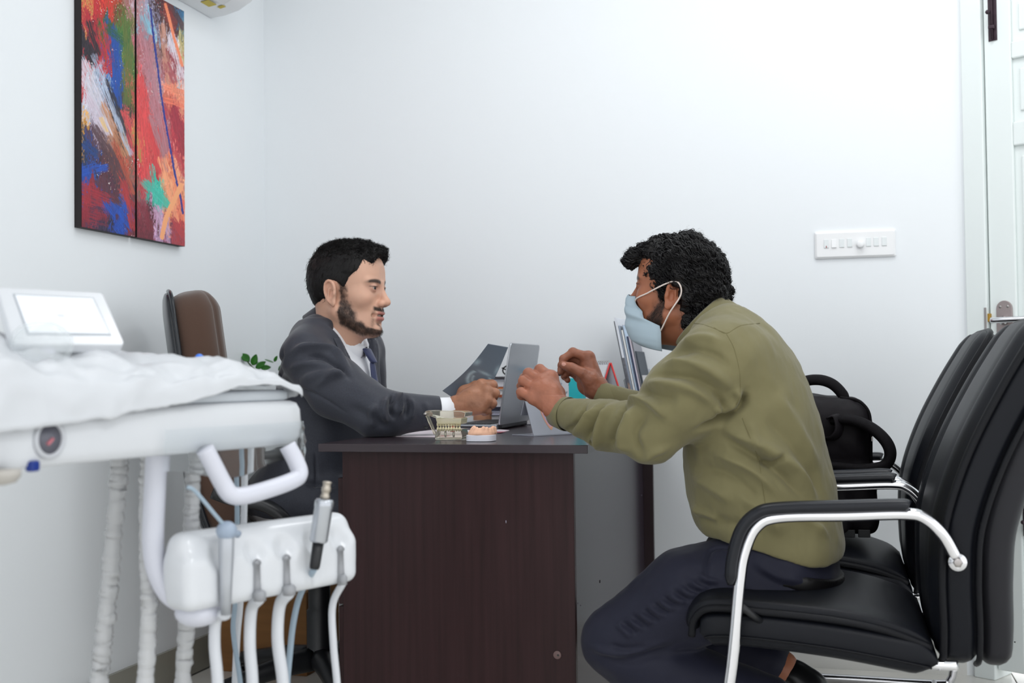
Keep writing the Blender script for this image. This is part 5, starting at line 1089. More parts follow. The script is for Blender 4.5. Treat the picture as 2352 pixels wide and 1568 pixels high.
# ================================================================== the man in the olive shirt
pat = thing('person', (1.85, -1.15, .47), 'man in olive shirt and face mask leaning on the desk', 'person')
PS = .955; RP = frame(radians(171), radians(7), radians(0))
eye_w = at(1471, 656, y=-1.10); HP = eye_w-RP@(np.array([.0775, .0325, .0105])*PS)
SK_P = (160, 102, 75)
Wp = lambda p: RP@(np.array(p)*PS)+HP
nk_w = at(1645, 760, y=-1.10); neck_l = RP.T@(nk_w-HP)/PS
V, Q = sdf(head_ops(neck_l, .0014, 1.04, .058), (-.20, -.125, -.26), (.135, .125, .145), .0017, 2)
Cf, bd = face_colors(V, SK_P, .9, (150, 90, 80), (18, 14, 14)); Vh = V*PS@RP.T+HP; Nh = normals(Vh, Q)
# hands
y0 = -1.14; H = lambda px, py, dy: A_(px, py, y0+dy)
wr1 = H(1282, 940, 0)
mcp1 = [H(1266, 866, .036), H(1247, 876, .020), H(1233, 893, .006), H(1225, 914, -.006)]
f1 = [[H(1240, 849, .046), H(1231, 858, .066), H(1246, 868, .078)], [H(1214, 858, .030), H(1205, 868, .053), H(1220, 877, .066)], [H(1203, 875, .015), H(1198, 886, .038), H(1214, 894, .052)], [H(1197, 900, .0), H(1197, 908, .022), H(1211, 914, .036)]]
th1 = [H(1278, 905, .038), H(1262, 885, .062), H(1248, 870, .078), H(1238, 860, .086)]
o1 = hand_ops(wr1, .027, H(1325, 957, .0), mcp1, f1, th1, .0118, .0165, [(H(1260, 905, .008), (.028, .022, .028))])
hd1 = hand_mesh(o1, [wr1, H(1325, 957, 0)]+mcp1+sum(f1, [])+th1, (154, 98, 76))
y0b = -.95; H2 = lambda px, py, dy: A_(px, py, y0b+dy)
wr2 = H2(1372, 895, 0)
mcp2 = [H2(1352, 820, .006), H2(1345, 832, .022), H2(1338, 848, .032), H2(1332, 866, .038)]
f2 = [[H2(1316, 809, .004), H2(1294, 824, -.006), H2(1290, 838, -.010)], [H2(1310, 818, .022), H2(1291, 838, .016), H2(1288, 853, .010)], [H2(1306, 832, .034), H2(1290, 848, .030), H2(1297, 862, .020)], [H2(1306, 852, .042), H2(1297, 864, .036), H2(1304, 873, .026)]]
th2 = [H2(1356, 872, -.014), H2(1338, 857, -.024), H2(1312, 844, -.028), H2(1294, 838, -.024)]
o2 = hand_ops(wr2, .0255, H2(1402, 922, .0), mcp2, f2, th2, .0105, .0155, [(H2(1345, 885, .008), (.020, .016, .022)), (H2(1350, 860, .008), (.022, .014, .024))])
hd2 = hand_mesh(o2, [wr2, H2(1402, 922, 0)]+mcp2+sum(f2, [])+th2, (144, 92, 71))
TC = -1.13
pc = lambda px, py, y=TC: A_(px, py, y)
core = [(P_ell(pc(1690, 880), (.10, .15, .13)), 'u', 0), (P_ell(pc(1735, 1080), (.11, .15, .14)), 'u', .08), (P_ell(pc(1800, 1270), (.10, .14, .09)), 'u', .06), (P_cap(nk_w, pc(1680, 830), .06, .08), 'u', .04)]
core += chain([pc(1645, 835, -1.30), pc(1490, 992, -1.285), wr1], [.05, .040, .018], .03)+chain([pc(1640, 820, -.96), pc(1520, 965, -.93), wr2], [.05, .040, .018], .03)
core += chain([pc(1800, 1310, -1.22), pc(1410, 1475, -1.27), pc(1740, 1615, -1.24)], [.065, .05, .04], .03)+chain([pc(1800, 1300, -1.02), pc(1430, 1440, -.97), pc(1790, 1532, -.98), pc(1815, 1560, -.98)], [.065, .05, .036, .034], .03)
Vc, Qc = sdf(core, (1.25, -1.42, -.02), (2.2, -.8, 1.12), .010, 1)
ank = chain([pc(1770, 1520, -.98), pc(1800, 1543, -.98), pc(1830, 1560, -.98)], [.036, .034, .034], .02); Va, Qa = sdf(ank, *bounds([pc(1770, 1520, -.98), pc(1830, 1560, -.98)], .05), .004, 2)
tile = lambda n, c: np.tile(lins(c), (n, 1))
Vb, Qb, Cb = join_mesh([(Vh, Q, Cf), (Vc, Qc, tile(len(Vc), SK_P)), hd1, hd2, (Va, Qa, tile(len(Va), SK_P))])
mesh_obj('body', Vb, Qb, SK, pat, col=Cb)
for s in (-1, 1): eyeball(Wp((.0752, s*.032, .0105)), .0124*PS, RP@np.array([1, .05, -.05]), pat)
nail(H2(1295, 836.5, -.0345), th2[3]-th2[2], CAM-th2[3], .013, .0095, pat)
wgt = np.clip(bd-.3, 0, 1); fl = lambda P: np.tile(RP@np.array([.25, 0, -.95]), (len(P), 1))+RNG.normal(0, .25, (len(P), 3))
strands(Vh, Nh, pick(Vh, Q, 2200, wgt), .007, .00027, fl, .0006, 2, 'beard', M_beard, pat, lift=.35)
# hair: wavy, long at the nape, curls over the forehead
ho = [(P_ell((-.014, 0, .048), (.103, .084, .090)), 'u', 0), (P_ell((-.050, 0, .008), (.070, .076, .082)), 'u', .03)]
ho += [(P_ell((.108, 0, -.015), (.072, .13, .090)), 's', .012), (P_ell((.035, 0, -.13), (.085, .13, .108)), 's', .012)]
for s in (-1, 1): ho += [(P_ell((-.014, s*.092, -.010), (.027, .034, .037)), 's', .006), (P_cap((.034, s*.070, .05), (.014, s*.073, .022), .010, .006), 'u', .008)]
for x, y, z, r_ in [(.045, .0, .128, .036), (.06, .035, .115, .03), (.06, -.035, .115, .03), (.085, .0, .112, .027), (.10, .025, .100, .021), (.10, -.025, .100, .021), (.118, .0, .096, .018), (.112, .04, .088, .016), (-.02, 0, .134, .04), (-.06, .03, .098, .040), (-.06, -.03, .098, .040), (.0, .06, .10, .035), (.0, -.06, .10, .035),
                (-.10, .04, .01, .034), (-.10, -.03, .01, .034), (-.118, .03, -.035, .030), (-.115, -.03, -.035, .030), (-.128, .045, -.045, .024), (-.09, .062, -.05, .028), (-.075, .07, -.068, .024), (-.135, 0, -.045, .026), (-.065, .074, -.055, .018), (-.09, -.06, -.05, .028), (-.1, .05, -.075, .02), (-.055, .078, .0, .022), (-.03, .08, .04, .026)]:
    ho.append((P_ell((x*.97, y*.95, z-.022 if z > .08 else z-.004), r_*.88), 'u', .014))
V2, Q2 = sdf(ho, (-.18, -.12, -.13), (.15, .12, .18), .0022, 2); N2 = normals(V2, Q2)
wv = np.sin(V2[:, 2]*150+5*fbm(V2, 20, 2)*3+V2[:, 1]*40+V2[:, 0]*60)
lowm = smooth01(-V2[:, 2], -.05, .05)
V2 = V2+N2*((fbm(V2*np.array([1, 1, 2.4]), 55, 3)-.5)*.016+wv*.0016*(.5+lowm))[:, None]
Vw = V2*PS@RP.T+HP; N2 = normals(Vw, Q2)
M_hair2 = mat('wavy_black_hair', (13, 11, 13), .4, spec=.35)
hair = mesh_obj('hair', Vw, Q2, M_hair, pat)
def flow_b(P):
    L = (P-HP)@RP/PS; f = smooth01(L[:, 0], .03, .07)[:, None]
    bk = np.stack([-.85+0*L[:, 0], L[:, 1]*2, -.35-2.5*np.clip(.02-L[:, 2], 0, .1)], 1); fr = np.stack([.75+0*L[:, 0], L[:, 1]*4, -.1+0*L[:, 0]], 1)
    return (fr*f+bk*(1-f))@RP.T+RNG.normal(0, .22, (len(P), 3))
Lh_ = (Vw-HP)@RP/PS; okr = ((np.abs((Lh_[:, 0]+.012)/.036)**2+((Lh_[:, 2]+.006)/.045)**2) > 1).astype(float)
Bhp = bvh(Vw, Q2)
strands(Vw, N2, pick(Vw, Q2, 2300, okr), .046, .0026, flow_b, .0040, 10, 'hair_locks', M_hair2, hair, 1.6, .02, (Bhp, .0012, .0035))
strands(Vw, N2, pick(Vw, Q2, 1800, okr), .030, .00034, flow_b, .004, 10, 'hair_strands', M_hair2, hair, 1.0, .16, (Bhp, .003, .008))
# ---- face mask
M_mask = mat('surgical_mask', (168, 186, 197), .75, bump=(600, .2, .0005))
def mk_ring(lx, lz): return Wp((lx, 0, lz))
Bh = bvh(V*1.0 if 0 else (Vh), Q)
rows = []
prof = [(-.016, .110, .030), (-.024, .115, .036), (-.034, .117, .046), (-.046, .116, .052), (-.056, .113, .060), (-.070, .110, .067), (-.085, .110, .070), (-.103, .104, .072), (-.118, .090, .070), (-.128, .068, .066)]
nm = 37; GV = []
for j, (z, xf, yw_) in enumerate(prof):
    row = []
    for i in range(nm):
        a = -1+2*i/(nm-1); y = yw_*np.sign(a)*abs(a)**.8; xe = np.interp(z, [-.13, -.11, -.072, -.066, -.060, -.052, -.03, -.016], [-.004, -.002, .004, .016, .046, .056, .062, .072]); x = xe+(xf-xe)*(1-abs(a)**2.1)**.75
        row.append(Wp((x, y*1.04, z-.010*abs(a)**2*(z < -.03))))
    rows.append(row)
rows2 = []
for j in range(len(rows)-1):
    for k in range(4):
        t = k/4; rows2.append([(1-t)*p+t*q for p, q in zip(rows[j], rows[j+1])])
rows2.append(rows[-1]); G = np.array(rows2); cen = G.mean((0, 1))
for j in range(len(G)):
    ple = .0028*abs(sin(j/len(G)*2*pi*2.0)); G[j] += (G[j]-Wp((.02, 0, -.06)))/(np.linalg.norm(G[j]-Wp((.02, 0, -.06)), axis=1)[:, None])*ple*np.sin(np.linspace(0, pi, nm))[:, None]
    for i in range(nm):
        h = Bh.find_nearest(Vector(G[j, i]));
        if h[0] is not None:
            d = G[j, i]-np.array(h[0]); sd = d@np.array(h[1])
            if sd < .004: G[j, i] += np.array(h[1])*(.004-sd)
nj = len(G); Qm = np.arange(nj*nm).reshape(nj, nm); Qm = np.stack([Qm[:-1, :-1], Qm[:-1, 1:], Qm[1:, 1:], Qm[1:, :-1]], -1).reshape(-1, 4)
mk = mesh_obj('face_mask', G.reshape(-1, 3), Qm, M_mask, pat); so = mk.modifiers.new('s', 'SOLIDIFY'); so.thickness = .0014
for s, i in ((1, nm-1), (-1, 0)):
    e = Wp((-.034, s*.094, .022)); e2 = Wp((-.041, s*.090, -.004)); e0 = Wp((-.012, s*.092, .022))
    p0, p1 = G[3, i], G[23, i]
    el_ = cat_rom([p0, p0*.5+e0*.5+RP@np.array([0, s*.013, 0]), e0, e, e2, e2*.5+p1*.5+RP@np.array([0, s*.008, 0]), p1], 6)
    for q in range(len(el_)):
        h = Bh.find_nearest(Vector(el_[q])); sd = (el_[q]-np.array(h[0]))@np.array(h[1])
        if sd < .0025: el_[q] += np.array(h[1])*(.0025-sd)
    b = MB(); b.tube(el_, .0017, 8); b.out('ear_loop', mat('elastic_white', (228, 214, 206), .6), mk)
b = MB(); b.tube([G[1, i]+(G[1, i]-Wp((.02, 0, -.06)))*.006 for i in range(6, nm-6)], .0016, 6); b.out('nose_wire', M_mask, mk)
# ---- olive shirt
M_ol = mat('olive_cotton', (112, 106, 72), .78, bump=(1100, .25, .0005), sheen=.15, var=(14, .06))
S = pc(1640, 838, -1.285); E = pc(1496, 990, -1.295); Wn = H(1300, 950, -.004)
Sf = pc(1632, 830, -.97); Ef = pc(1530, 968, -.935); Wf = H2(1392, 912, .0)
shp = [(P_ell(pc(1762, 1180), (.150, .185, .125)), 'u', 0), (P_ell(pc(1738, 1080), (.152, .188, .15)), 'u', .06), (P_ell(pc(1722, 960), (.140, .190, .14), rotm('Y', -.25)), 'u', .06), (P_ell(pc(1700, 860), (.115, .185, .12), rotm('Y', -.5)), 'u', .06),
       (P_cap(pc(1672, 808, -1.25), pc(1672, 800, -1.0), .066, .066), 'u', .07), (P_cap(pc(1668, 765, -1.17), pc(1668, 765, -1.06), .052, .052), 'u', .06), (P_ell(pc(1862, 1255), (.058, .16, .075)), 'u', .05), (P_ell(pc(1790, 1255), (.12, .182, .07)), 'u', .05)]
shp += [(P_cap(S, (S+E)/2, .083, .080), 'u', .035), (P_cap((S+E)/2, E, .080, .064), 'u', .03), (P_cap(E, (E+Wn)/2+np.array([0, 0, -.006]), .063, .054), 'u', .025), (P_cap((E+Wn)/2+np.array([0, 0, -.006]), Wn, .054, .0365), 'u', .015)]
shp += [(P_cap(Sf, Ef, .078, .060), 'u', .035), (P_cap(Ef, Wf, .056, .034), 'u', .02)]
h0, h1, h2 = pc(1590, 1194, -1.13), pc(1922, 1276, -1.13), pc(1590, 1218, -1.0)
hn = np.cross(h1-h0, np.array([0, 1., 0])); hn = hn/np.linalg.norm(hn); hn = hn if hn[2] < 0 else -hn
def hemfn(X, Y, Z):
    s = (X-h0[0]); wav = .010*np.sin(s*26+Y*9)+.018*np.sin(np.clip(s/.31, 0, 1)*pi)
    return (X-h0[0])*hn[0]+(Z-h0[2]+wav*.6)*hn[2]
# keep the arms: the hem cut only acts behind the belly
shp += [((lambda X, Y, Z: np.where(X > 1.50, hemfn(X, Y, Z), -.05), None, None), 'i', .002)]
shp += [(P_cap(nk_w+(nk_w-Wp((-.02, 0, -.06)))*.1, Wp((-.022, 0, -.075)), .070, .064), 's', .008)]
dn_ = (wr1-E)/np.linalg.norm(wr1-E)
def endcut(c, d):
    d = d/np.linalg.norm(d); u = np.cross(d, (0, 1., 0)); u /= np.linalg.norm(u); return (P_box(c+d*.060, (.05, .06, .06), .002, np.stack([d, u, np.cross(d, u)], 1)), 's', .003)
shp += [endcut(Wn, dn_), endcut(Wf, wr2-Ef)]
V, Q = sdf(shp, (1.22, -1.42, .46), (2.12, -.82, 1.12), .0036, 2)
V = folds(V, Q, [(p_, w_*(1.0 if p_[0][0] < 1480 else .75), (2.4 if p_[0][0] < 1480 else 2.0)*h_) for p_, w_, h_ in [
    # sleeve folds near arm
    ([(1300, 990), (1320, 975), (1345, 930)], .006, -.005), ([(1322, 1000), (1342, 975), (1365, 935)], .008, .008), ([(1345, 1012), (1362, 975), (1385, 930)], .007, -.007), ([(1370, 1030), (1382, 985), (1405, 930)], .010, .009), ([(1352, 1018), (1395, 1045), (1440, 1056)], .009, -.006), ([(1400, 1035), (1408, 990), (1440, 925)], .009, -.006), ([(1440, 1050), (1432, 1000), (1462, 930)], .014, .008), ([(1475, 1050), (1458, 1000), (1480, 950)], .010, -.005),
    ([(1440, 928), (1470, 915), (1505, 930), (1530, 960)], .010, .007), ([(1470, 900), (1510, 912), (1560, 915)], .012, -.005), ([(1488, 880), (1530, 882), (1590, 895), (1640, 930)], .013, .008), ([(1500, 862), (1540, 860), (1600, 872), (1660, 905)], .013, -.006), ([(1520, 835), (1570, 832), (1630, 850), (1680, 890)], .014, .007), ([(1540, 812), (1590, 802), (1640, 815), (1680, 845)], .013, -.005), ([(1560, 790), (1610, 775), (1655, 785)], .014, .005),
    ([(1640, 900), (1660, 930), (1650, 960)], .010, -.006), ([(1690, 890), (1696, 915), (1680, 950)], .010, .007), ([(1640, 935), (1665, 945), (1690, 925)], .009, .006),
    # armpit and torso
    ([(1600, 985), (1650, 965), (1700, 930), (1715, 900)], .012, -.012), ([(1660, 980), (1700, 1005), (1760, 1030), (1830, 1080), (1880, 1140)], .018, .008), ([(1665, 1005), (1720, 1040), (1790, 1085), (1850, 1150)], .014, -.007), ([(1640, 1040), (1690, 1060), (1740, 1090), (1790, 1140)], .014, .007), ([(1600, 1075), (1660, 1085), (1710, 1120), (1745, 1165)], .018, -.006), ([(1560, 1095), (1620, 1110), (1680, 1150)], .016, .005), ([(1745, 1060), (1775, 1062), (1800, 1045)], .009, -.008), ([(1720, 970), (1735, 1005), (1740, 1040)], .012, .004),
    ([(1760, 960), (1800, 1000), (1860, 1080), (1895, 1160)], .02, -.005), ([(1780, 900), (1830, 980), (1880, 1070)], .022, .004), ([(1700, 1130), (1760, 1180), (1800, 1230)], .018, .005), ([(1600, 1190), (1680, 1205), (1760, 1225)], .016, -.004), ([(1820, 1170), (1860, 1200), (1900, 1230)], .014, .005),
    ([(1480, 1058), (1500, 1040), (1535, 1030)], .012, .004), ([(1562, 1160), (1600, 1170), (1650, 1200)], .012, .005)]])
N = normals(V, Q); V = V+N*((fbm(V, 18, 2)-.5)*.009+(fbm(V*np.array([1, 1, .5]), 60, 2)-.5)*.0025)[:, None]
V[:, 2] = np.where((V[:, 0] < 1.4025) & (V[:, 1] > -1.192) & (V[:, 2] < .7515), .7515, V[:, 2])
so_ = mesh_obj('shirt', V, Q, M_ol, pat); Bs = bvh(V, Q)
def cuff(c, d, r0, r1, L, nm):
    d = d/np.linalg.norm(d); b = MB(); b.tube([c-d*.004, c+d*.001, c+d*L, c+d*(L+.002), c+d*L*.5], [r0*.98, r0, r1, r1-.003, r1-.004], 36, caps=False); return b.out(nm, M_ol, pat)
cuff(Wn+dn_*-.004, dn_, .0395, .0350, .034, 'cuff'); d2 = wr2-Ef; cuff(Wf-d2/np.linalg.norm(d2)*.03, d2, .0365, .0325, .052, 'cuff')
# seams laid on the cloth
M_seam = mat('olive_seam', (108, 102, 68), .8)
def seam(pts, nm='seam', r=.0008, m=M_seam):
    q = cat_rom([(a, c, 0) for a, c in pts], 6); P = [trace(Bs, a, c) for a, c, _ in q]; P = [p for p in P if p is not None]
    ok = [P[0]]
    for p in P[1:]:
        if np.linalg.norm(p-ok[-1]) < .06: ok.append(p)
    b = MB(); b.tube(ok, r, 6); b.out(nm, m, so_)
seam([(1668, 765), (1686, 800), (1698, 850), (1700, 900), (1690, 935)]); seam([(1640, 752), (1668, 765), (1700, 748), (1745, 742)]); seam([(1705, 960), (1740, 1050), (1752, 1120), (1765, 1200)]); seam([(1585, 742), (1615, 745), (1650, 758), (1668, 765)])
# collar
cA, cB = at(1574, 800, y=-1.11), at(1672, 700, y=-1.11); cc = (cA+cB)/2; cf_ = cA-cB; crx = np.linalg.norm(cf_)/2; cf_ /= np.linalg.norm(cf_); cnn = np.cross(cf_, (0, 1., 0)); cnn = cnn if cnn[2] > 0 else -cnn; cl_ = np.array([0, 1., 0])
def cring(h, dr, n=52): return [cc+cnn*h+cf_*(crx+dr)*cos(t)+cl_*(.069+dr)*sin(t) for t in np.linspace(.30, 2*pi-.30, n)]
b = MB(); b.loft([cring(-.02, .004), cring(.016, .002), cring(.024, .003), cring(.021, .008), cring(.0, .012), cring(-.022, .017)], False, False); o = b.out('collar', M_ol, pat); so = o.modifiers.new('s', 'SOLIDIFY'); so.thickness = .002
# ---- trousers, belt
M_tr = mat('navy_trousers', (31, 32, 46), .55, bump=(700, .4, .0008, (1, 1, 2)), sheen=.05, spec=.2)
hipc = pc(1820, 1300)
tr = [(P_ell(pc(1818, 1300), (.098, .172, .088), rotm('Y', .25)), 'u', 0), (P_ell(pc(1760, 1290), (.13, .165, .095)), 'u', .05)]
tr += chain([pc(1770, 1320, -1.225), pc(1580, 1372, -1.255), pc(1418, 1468, -1.275)], [.100, .098, .074], .03)+chain([pc(1418, 1474, -1.275), pc(1500, 1535, -1.26), pc(1760, 1618, -1.24)], [.074, .080, .062], .012)
tr += chain([pc(1770, 1300, -1.02), pc(1600, 1350, -.99), pc(1450, 1435, -.97)], [.098, .092, .072], .03)+chain([pc(1450, 1435, -.97), pc(1640, 1490, -.98), pc(1770, 1522, -.98)], [.070, .064, .052], .012)
lo_, hi_ = (1.30, -1.40, .0), (2.12, -.86, .66)
V, Q = sdf(tr, lo_, hi_, .0038, 2)
V = folds(V, Q, [([(1352, 1485), (1400, 1500), (1450, 1497), (1530, 1470)], .008, .008), ([(1360, 1500), (1420, 1520), (1480, 1508), (1560, 1478)], .010, -.007), ([(1400, 1480), (1440, 1490), (1500, 1482)], .006, -.006),
    *[([(1415+24*q, 1432-14.5*q), (1436+24*q, 1449-14.5*q), (1452+25*q, 1462-16*q)], .0055, .0065) for q in range(9)], *[([(1427+24*q, 1428-14.5*q), (1448+24*q, 1444-14.5*q), (1462+25*q, 1456-16*q)], .005, -.006) for q in range(8)],
    ([(1622, 1345), (1622, 1290), (1640, 1258), (1690, 1258)], .005, -.006), ([(1720, 1280), (1780, 1320), (1850, 1335)], .010, .005), ([(1730, 1310), (1790, 1345), (1860, 1355)], .009, -.005), ([(1700, 1340), (1760, 1365), (1830, 1370)], .010, .005)])
V = V+normals(V, Q)*((fbm(V, 22, 2)-.5)*.007)[:, None]
mesh_obj('trousers', V, Q, M_tr, pat)
b0, b1 = pc(1700, 1262), pc(1915, 1330); bn_ = np.cross(b1-b0, np.array([0, 1., 0])); bn_ /= np.linalg.norm(bn_); bn_ = bn_ if bn_[2] > 0 else -bn_; bo = bn_@b0
grow = [(P_ell(pc(1822, 1300), (.106, .182, .098), rotm('Y', .25)), 'u', 0), (P_ell(pc(1760, 1290), (.140, .176, .108)), 'u', .05), ((lambda X, Y, Z: np.abs(X*bn_[0]+Y*bn_[1]+Z*bn_[2]-bo)-.016, None, None), 'i', .003)]
V, Q = sdf(grow, lo_, hi_, .004, 1); mesh_obj('belt', V, Q, mat('belt_black', (14, 13, 14), .4), pat)
# shoes
M_shoe = mat('shoe_black', (18, 18, 20), .3)
a = pc(1822, 1556, -.98); V, Q = sdf([(P_cap(a, a+np.array([.02, 0, -.03]), .042, .044), 'u', 0), (P_cap(a+np.array([.04, 0, -.02]), a+np.array([-.09, 0, -.155]), .036, .030), 'u', .03), (P_half((0, 0, -1), -.002), 'i', .004)], a-np.array([.2, .08, .22]), a+np.array([.12, .08, .06]), .005, 1); mesh_obj('shoe', V, Q, M_shoe, pat)
a = pc(1775, 1640, -1.24); V, Q = sdf([(P_cap(a, a+np.array([.02, 0, -.03]), .045, .044), 'u', 0), (P_cap(a+np.array([.03, 0, -.03]), np.array([a[0]-.10, a[1], .035]), .038, .032), 'u', .03), (P_half((0, 0, -1), -.002), 'i', .004)], a-np.array([.22, .08, .3]), a+np.array([.12, .08, .08]), .005, 1); mesh_obj('shoe', V, Q, M_shoe, pat)
# ================================================================== dental delivery unit in the foreground
AD = lambda px, py, d: at(px, py, d=d)
M_du = mat('unit_white', (210, 213, 217), .28, coat=.3)
M_du2 = mat('unit_cool_white', (206, 208, 218), .3)
M_hose = mat('hose_grey_white', (206, 209, 214), .4)
M_hoseb = mat('hose_blue_grey', (150, 168, 182), .35)
M_wrap = mat('film_wrap', (222, 223, 224), .18, trans=.35, ior=1.2, coat=.4)
M_film = mat('plastic_sheet', (214, 217, 221), .3, trans=.10, ior=1.15)
du = thing('dental_unit', (.62, -2.62, 0), 'white dental delivery unit with instrument holder in the foreground', 'dental unit')
foot = [(.915, -2.75), (.945, -2.52), (.996, -2.248), (1.072, -1.985), (1.062, -1.945), (1.03, -1.925), (.80, -1.90), (.66, -1.96), (.60, -2.10), (.58, -2.75)]
fp_ = cat_rom([(x, y, 0) for x, y in foot], 4, True)[:, :2]; cen = fp_.mean(0)
def lay(z, k): return [(cen[0]+(x-cen[0])*k, cen[1]+(y-cen[1])*k, z) for x, y in fp_]
b = MB(); b.loft([lay(.797, .93), lay(.800, .965), lay(.812, .99), lay(.835, 1.0), lay(.855, .995), lay(.866, .975), lay(.870, .94)]); b.out('console', M_du, du)
b = MB(); b.loft([lay(.8705, .90), lay(.873, .93), lay(.884, .93), lay(.888, .90)]); b.out('tray', mat('tray_grey', (196, 202, 208), .25), du)
# gauge on the near face
def face(px, py):  # point on the +x side of the console
    best = None
    v = ray(px, py)
    for i in range(len(fp_)):
        a, c = fp_[i], fp_[(i+1) % len(fp_)]; e = c-a; n = np.array([e[1], -e[0]])
        den = v[0]*n[0]+v[1]*n[1]
        if abs(den) < 1e-9: continue
        t = ((a-CAM[:2])@n)/den; p = CAM+v*t; u = (p[:2]-a)@e/(e@e)
        if 0 <= u <= 1 and t > 0 and (best is None or t < best[0]): nn = n/np.linalg.norm(n); nn = nn if nn@(CAM[:2]-p[:2]) > 0 else -nn; best = (t, p, np.array([nn[0], nn[1], 0]))
    return best[1], best[2]
p, n = face(112, 1008)
b = MB(); b.lathe([(.026, -.004), (.026, .003), (.022, .006), (.0195, .003), (.0195, .001)], p, n, 32); gz = b.out('gauge', mat('gauge_grey', (190, 193, 198), .3), du)
b = MB(); b.lathe([(.0195, .0012), (.0195, .0016)], p, n, 28); b.out('gauge_face', mat('gauge_dark', (96, 96, 106), .25), gz)
b = MB(); b.box(p+n*.0024+np.array([0, 0, -.003]), (.004, .012, .003), rotm('X', .6)); b.out('gauge_needle', mat('gauge_red', (200, 120, 130), .4), gz, False)
q = AD(75, 1070, 1.50); b = MB(); b.box(q, (.012, .016, .014)); b.out('blue_button', mat('button_blue', (24, 50, 130), .35), du, True, .003)
q = AD(5, 1078, 1.44); b = MB(); b.lathe([(.022, 0), (.022, -.008), (.016, -.016), (.004, -.019)], q, (0, 0, 1), 24); b.out('joint_knob', mat('knob_beige', (176, 172, 166), .4), du)
# film viewer
vw = [AD(-6, 658, 1.66), AD(236, 671, 1.80), AD(288, 791, 1.70), AD(32, 789, 1.57)]
nv_ = np.cross(vw[1]-vw[0], vw[3]-vw[0]); nv_ /= np.linalg.norm(nv_); nv_ = nv_ if nv_@(CAM-vw[0]) > 0 else -nv_
def bil(u, v): return (vw[0]*(1-u)+vw[1]*u)*(1-v)+(vw[3]*(1-u)+vw[2]*u)*v
b = MB(); P = []
for u0, v0, t0 in ((.04, .07, pi), (.96, .07, 1.5*pi), (.96, .93, 0), (.04, .93, .5*pi)):
    for k in range(5): t = t0+pi/2*k/4; P.append(bil(u0+.04*cos(t), v0+.07*sin(t)))
b.prism(P, -nv_*.016); vf = b.out('film_viewer', M_du, du, True, .003)
b = MB(); b.prism([bil(.115, .13)+nv_*.0012, bil(.875, .13)+nv_*.0012, bil(.895, .85)+nv_*.0012, bil(.135, .85)+nv_*.0012], -nv_*.001); b.out('screen_rim', mat('rim_grey', (168, 174, 180), .4), vf, False)
b = MB(); b.prism([bil(.13, .16)+nv_*.0022, bil(.86, .16)+nv_*.0022, bil(.88, .82)+nv_*.0022, bil(.15, .82)+nv_*.0022], -nv_*.002); b.out('viewer_screen', mat('viewer_glass', (240, 243, 248), .12), vf, False)
b = MB(); b.tube([bil(.3, .95)-nv_*.01, np.array([bil(.3, .95)[0]-.04, bil(.3, .95)[1]+.02, .885])], .014, 12); b.out('viewer_neck', M_du2, du)
b = MB(); c = AD(95, 792, 1.60); b.sph(c, (.040, .045, .034), 22, 12); b.out('lamp_dome', mat('dome_clear', (230, 236, 238), .2, alpha=.32), du)
# grab handle and holder arm
def tubep(pts, r, nm, m, par, seg=12, n=8): P = cat_rom(pts, n); b = MB(); b.tube(P, r if np.isscalar(r) else np.interp(np.linspace(0, 1, len(P)), np.linspace(0, 1, len(r)), r), seg); return b.out(nm, m, par)
tubep([AD(470, 1030, 1.76), AD(490, 1068, 1.77), AD(512, 1110, 1.78), AD(530, 1135, 1.785), AD(560, 1138, 1.80), AD(620, 1122, 1.84), AD(672, 1103, 1.88), AD(688, 1088, 1.895), AD(680, 1060, 1.90), AD(660, 1022, 1.90)], .0138, 'grab_handle', M_du2, du, 14)
tubep([AD(360, 1040, 1.78), AD(357, 1100, 1.78), AD(353, 1180, 1.78), AD(352, 1250, 1.78), AD(362, 1310, 1.78), AD(392, 1365, 1.78), AD(440, 1390, 1.79)], .0165, 'holder_arm', M_du2, du, 16)
# instrument holder
Lh, Rh = AD(432, 1312, 1.76), AD(778, 1256, 1.985); ex = Rh-Lh; LEN = np.linalg.norm(ex); ex /= LEN; ez = np.array([0, 0, 1.])-ex*ex[2]; ez /= np.linalg.norm(ez); ey = np.cross(ez, ex); RH = np.stack([ex, ey, ez], 1); mid = (Lh+Rh)/2
fy = -1 if ey@(CAM-mid) < 0 else 1
ey = ey*fy; RH = np.stack([ex, ey, ez], 1)
HL = LEN/2+.022
ops = [(P_box((0, -.004, -.016), (HL, .033, .042), .018), 'u', 0), (P_box((0, -.012, .012), (HL, .026, .046), .024), 'u', .02)]
def slot_t(px): 
    lo_, hi_ = -HL, HL
    for _ in range(40):
        m_ = (lo_+hi_)/2; w = mid+ex*m_+ey*.03; q = w-CAM; X = 1176+FPX*(q@RR)/(q@FF)
        if X < px: lo_ = m_
        else: hi_ = m_
    return lo_
SL = [slot_t(px) for px in (512, 592, 660, 728, 784)]
for t in SL:
    ops += [(P_cap((t, .034, -.09), (t, .034, .004), .0085, .0085), 's', .005), (P_ell((t, .040, .024), (.024, .026, .026)), 's', .008)]
V, Q = sdf(ops, (-HL-.02, -.06, -.08), (HL+.02, .06, .08), .003, 2)
if np.linalg.det(RH) < 0: Q = Q[:, ::-1].copy()
mesh_obj('instrument_holder', V@RH.T+mid, Q, M_du, du)
hp = lambda t, y, z: mid+ex*t+ey*y+ez*z
b = MB(); b.sph(AD(455, 1405, 1.79), (.035, .035, .022), 18, 10); b.out('holder_joint', M_du2, du)
for t in SL[1:3]+SL[4:]:
    b = MB(); b.tube([hp(t, .030, -.058), hp(t, .027, -.03), hp(t, .026, .0), hp(t, .030, .003)], .0058, 10, flat=(ex, 1.1)); b.out('hose_clip', mat('clip_grey', (150, 152, 156), .3), du)
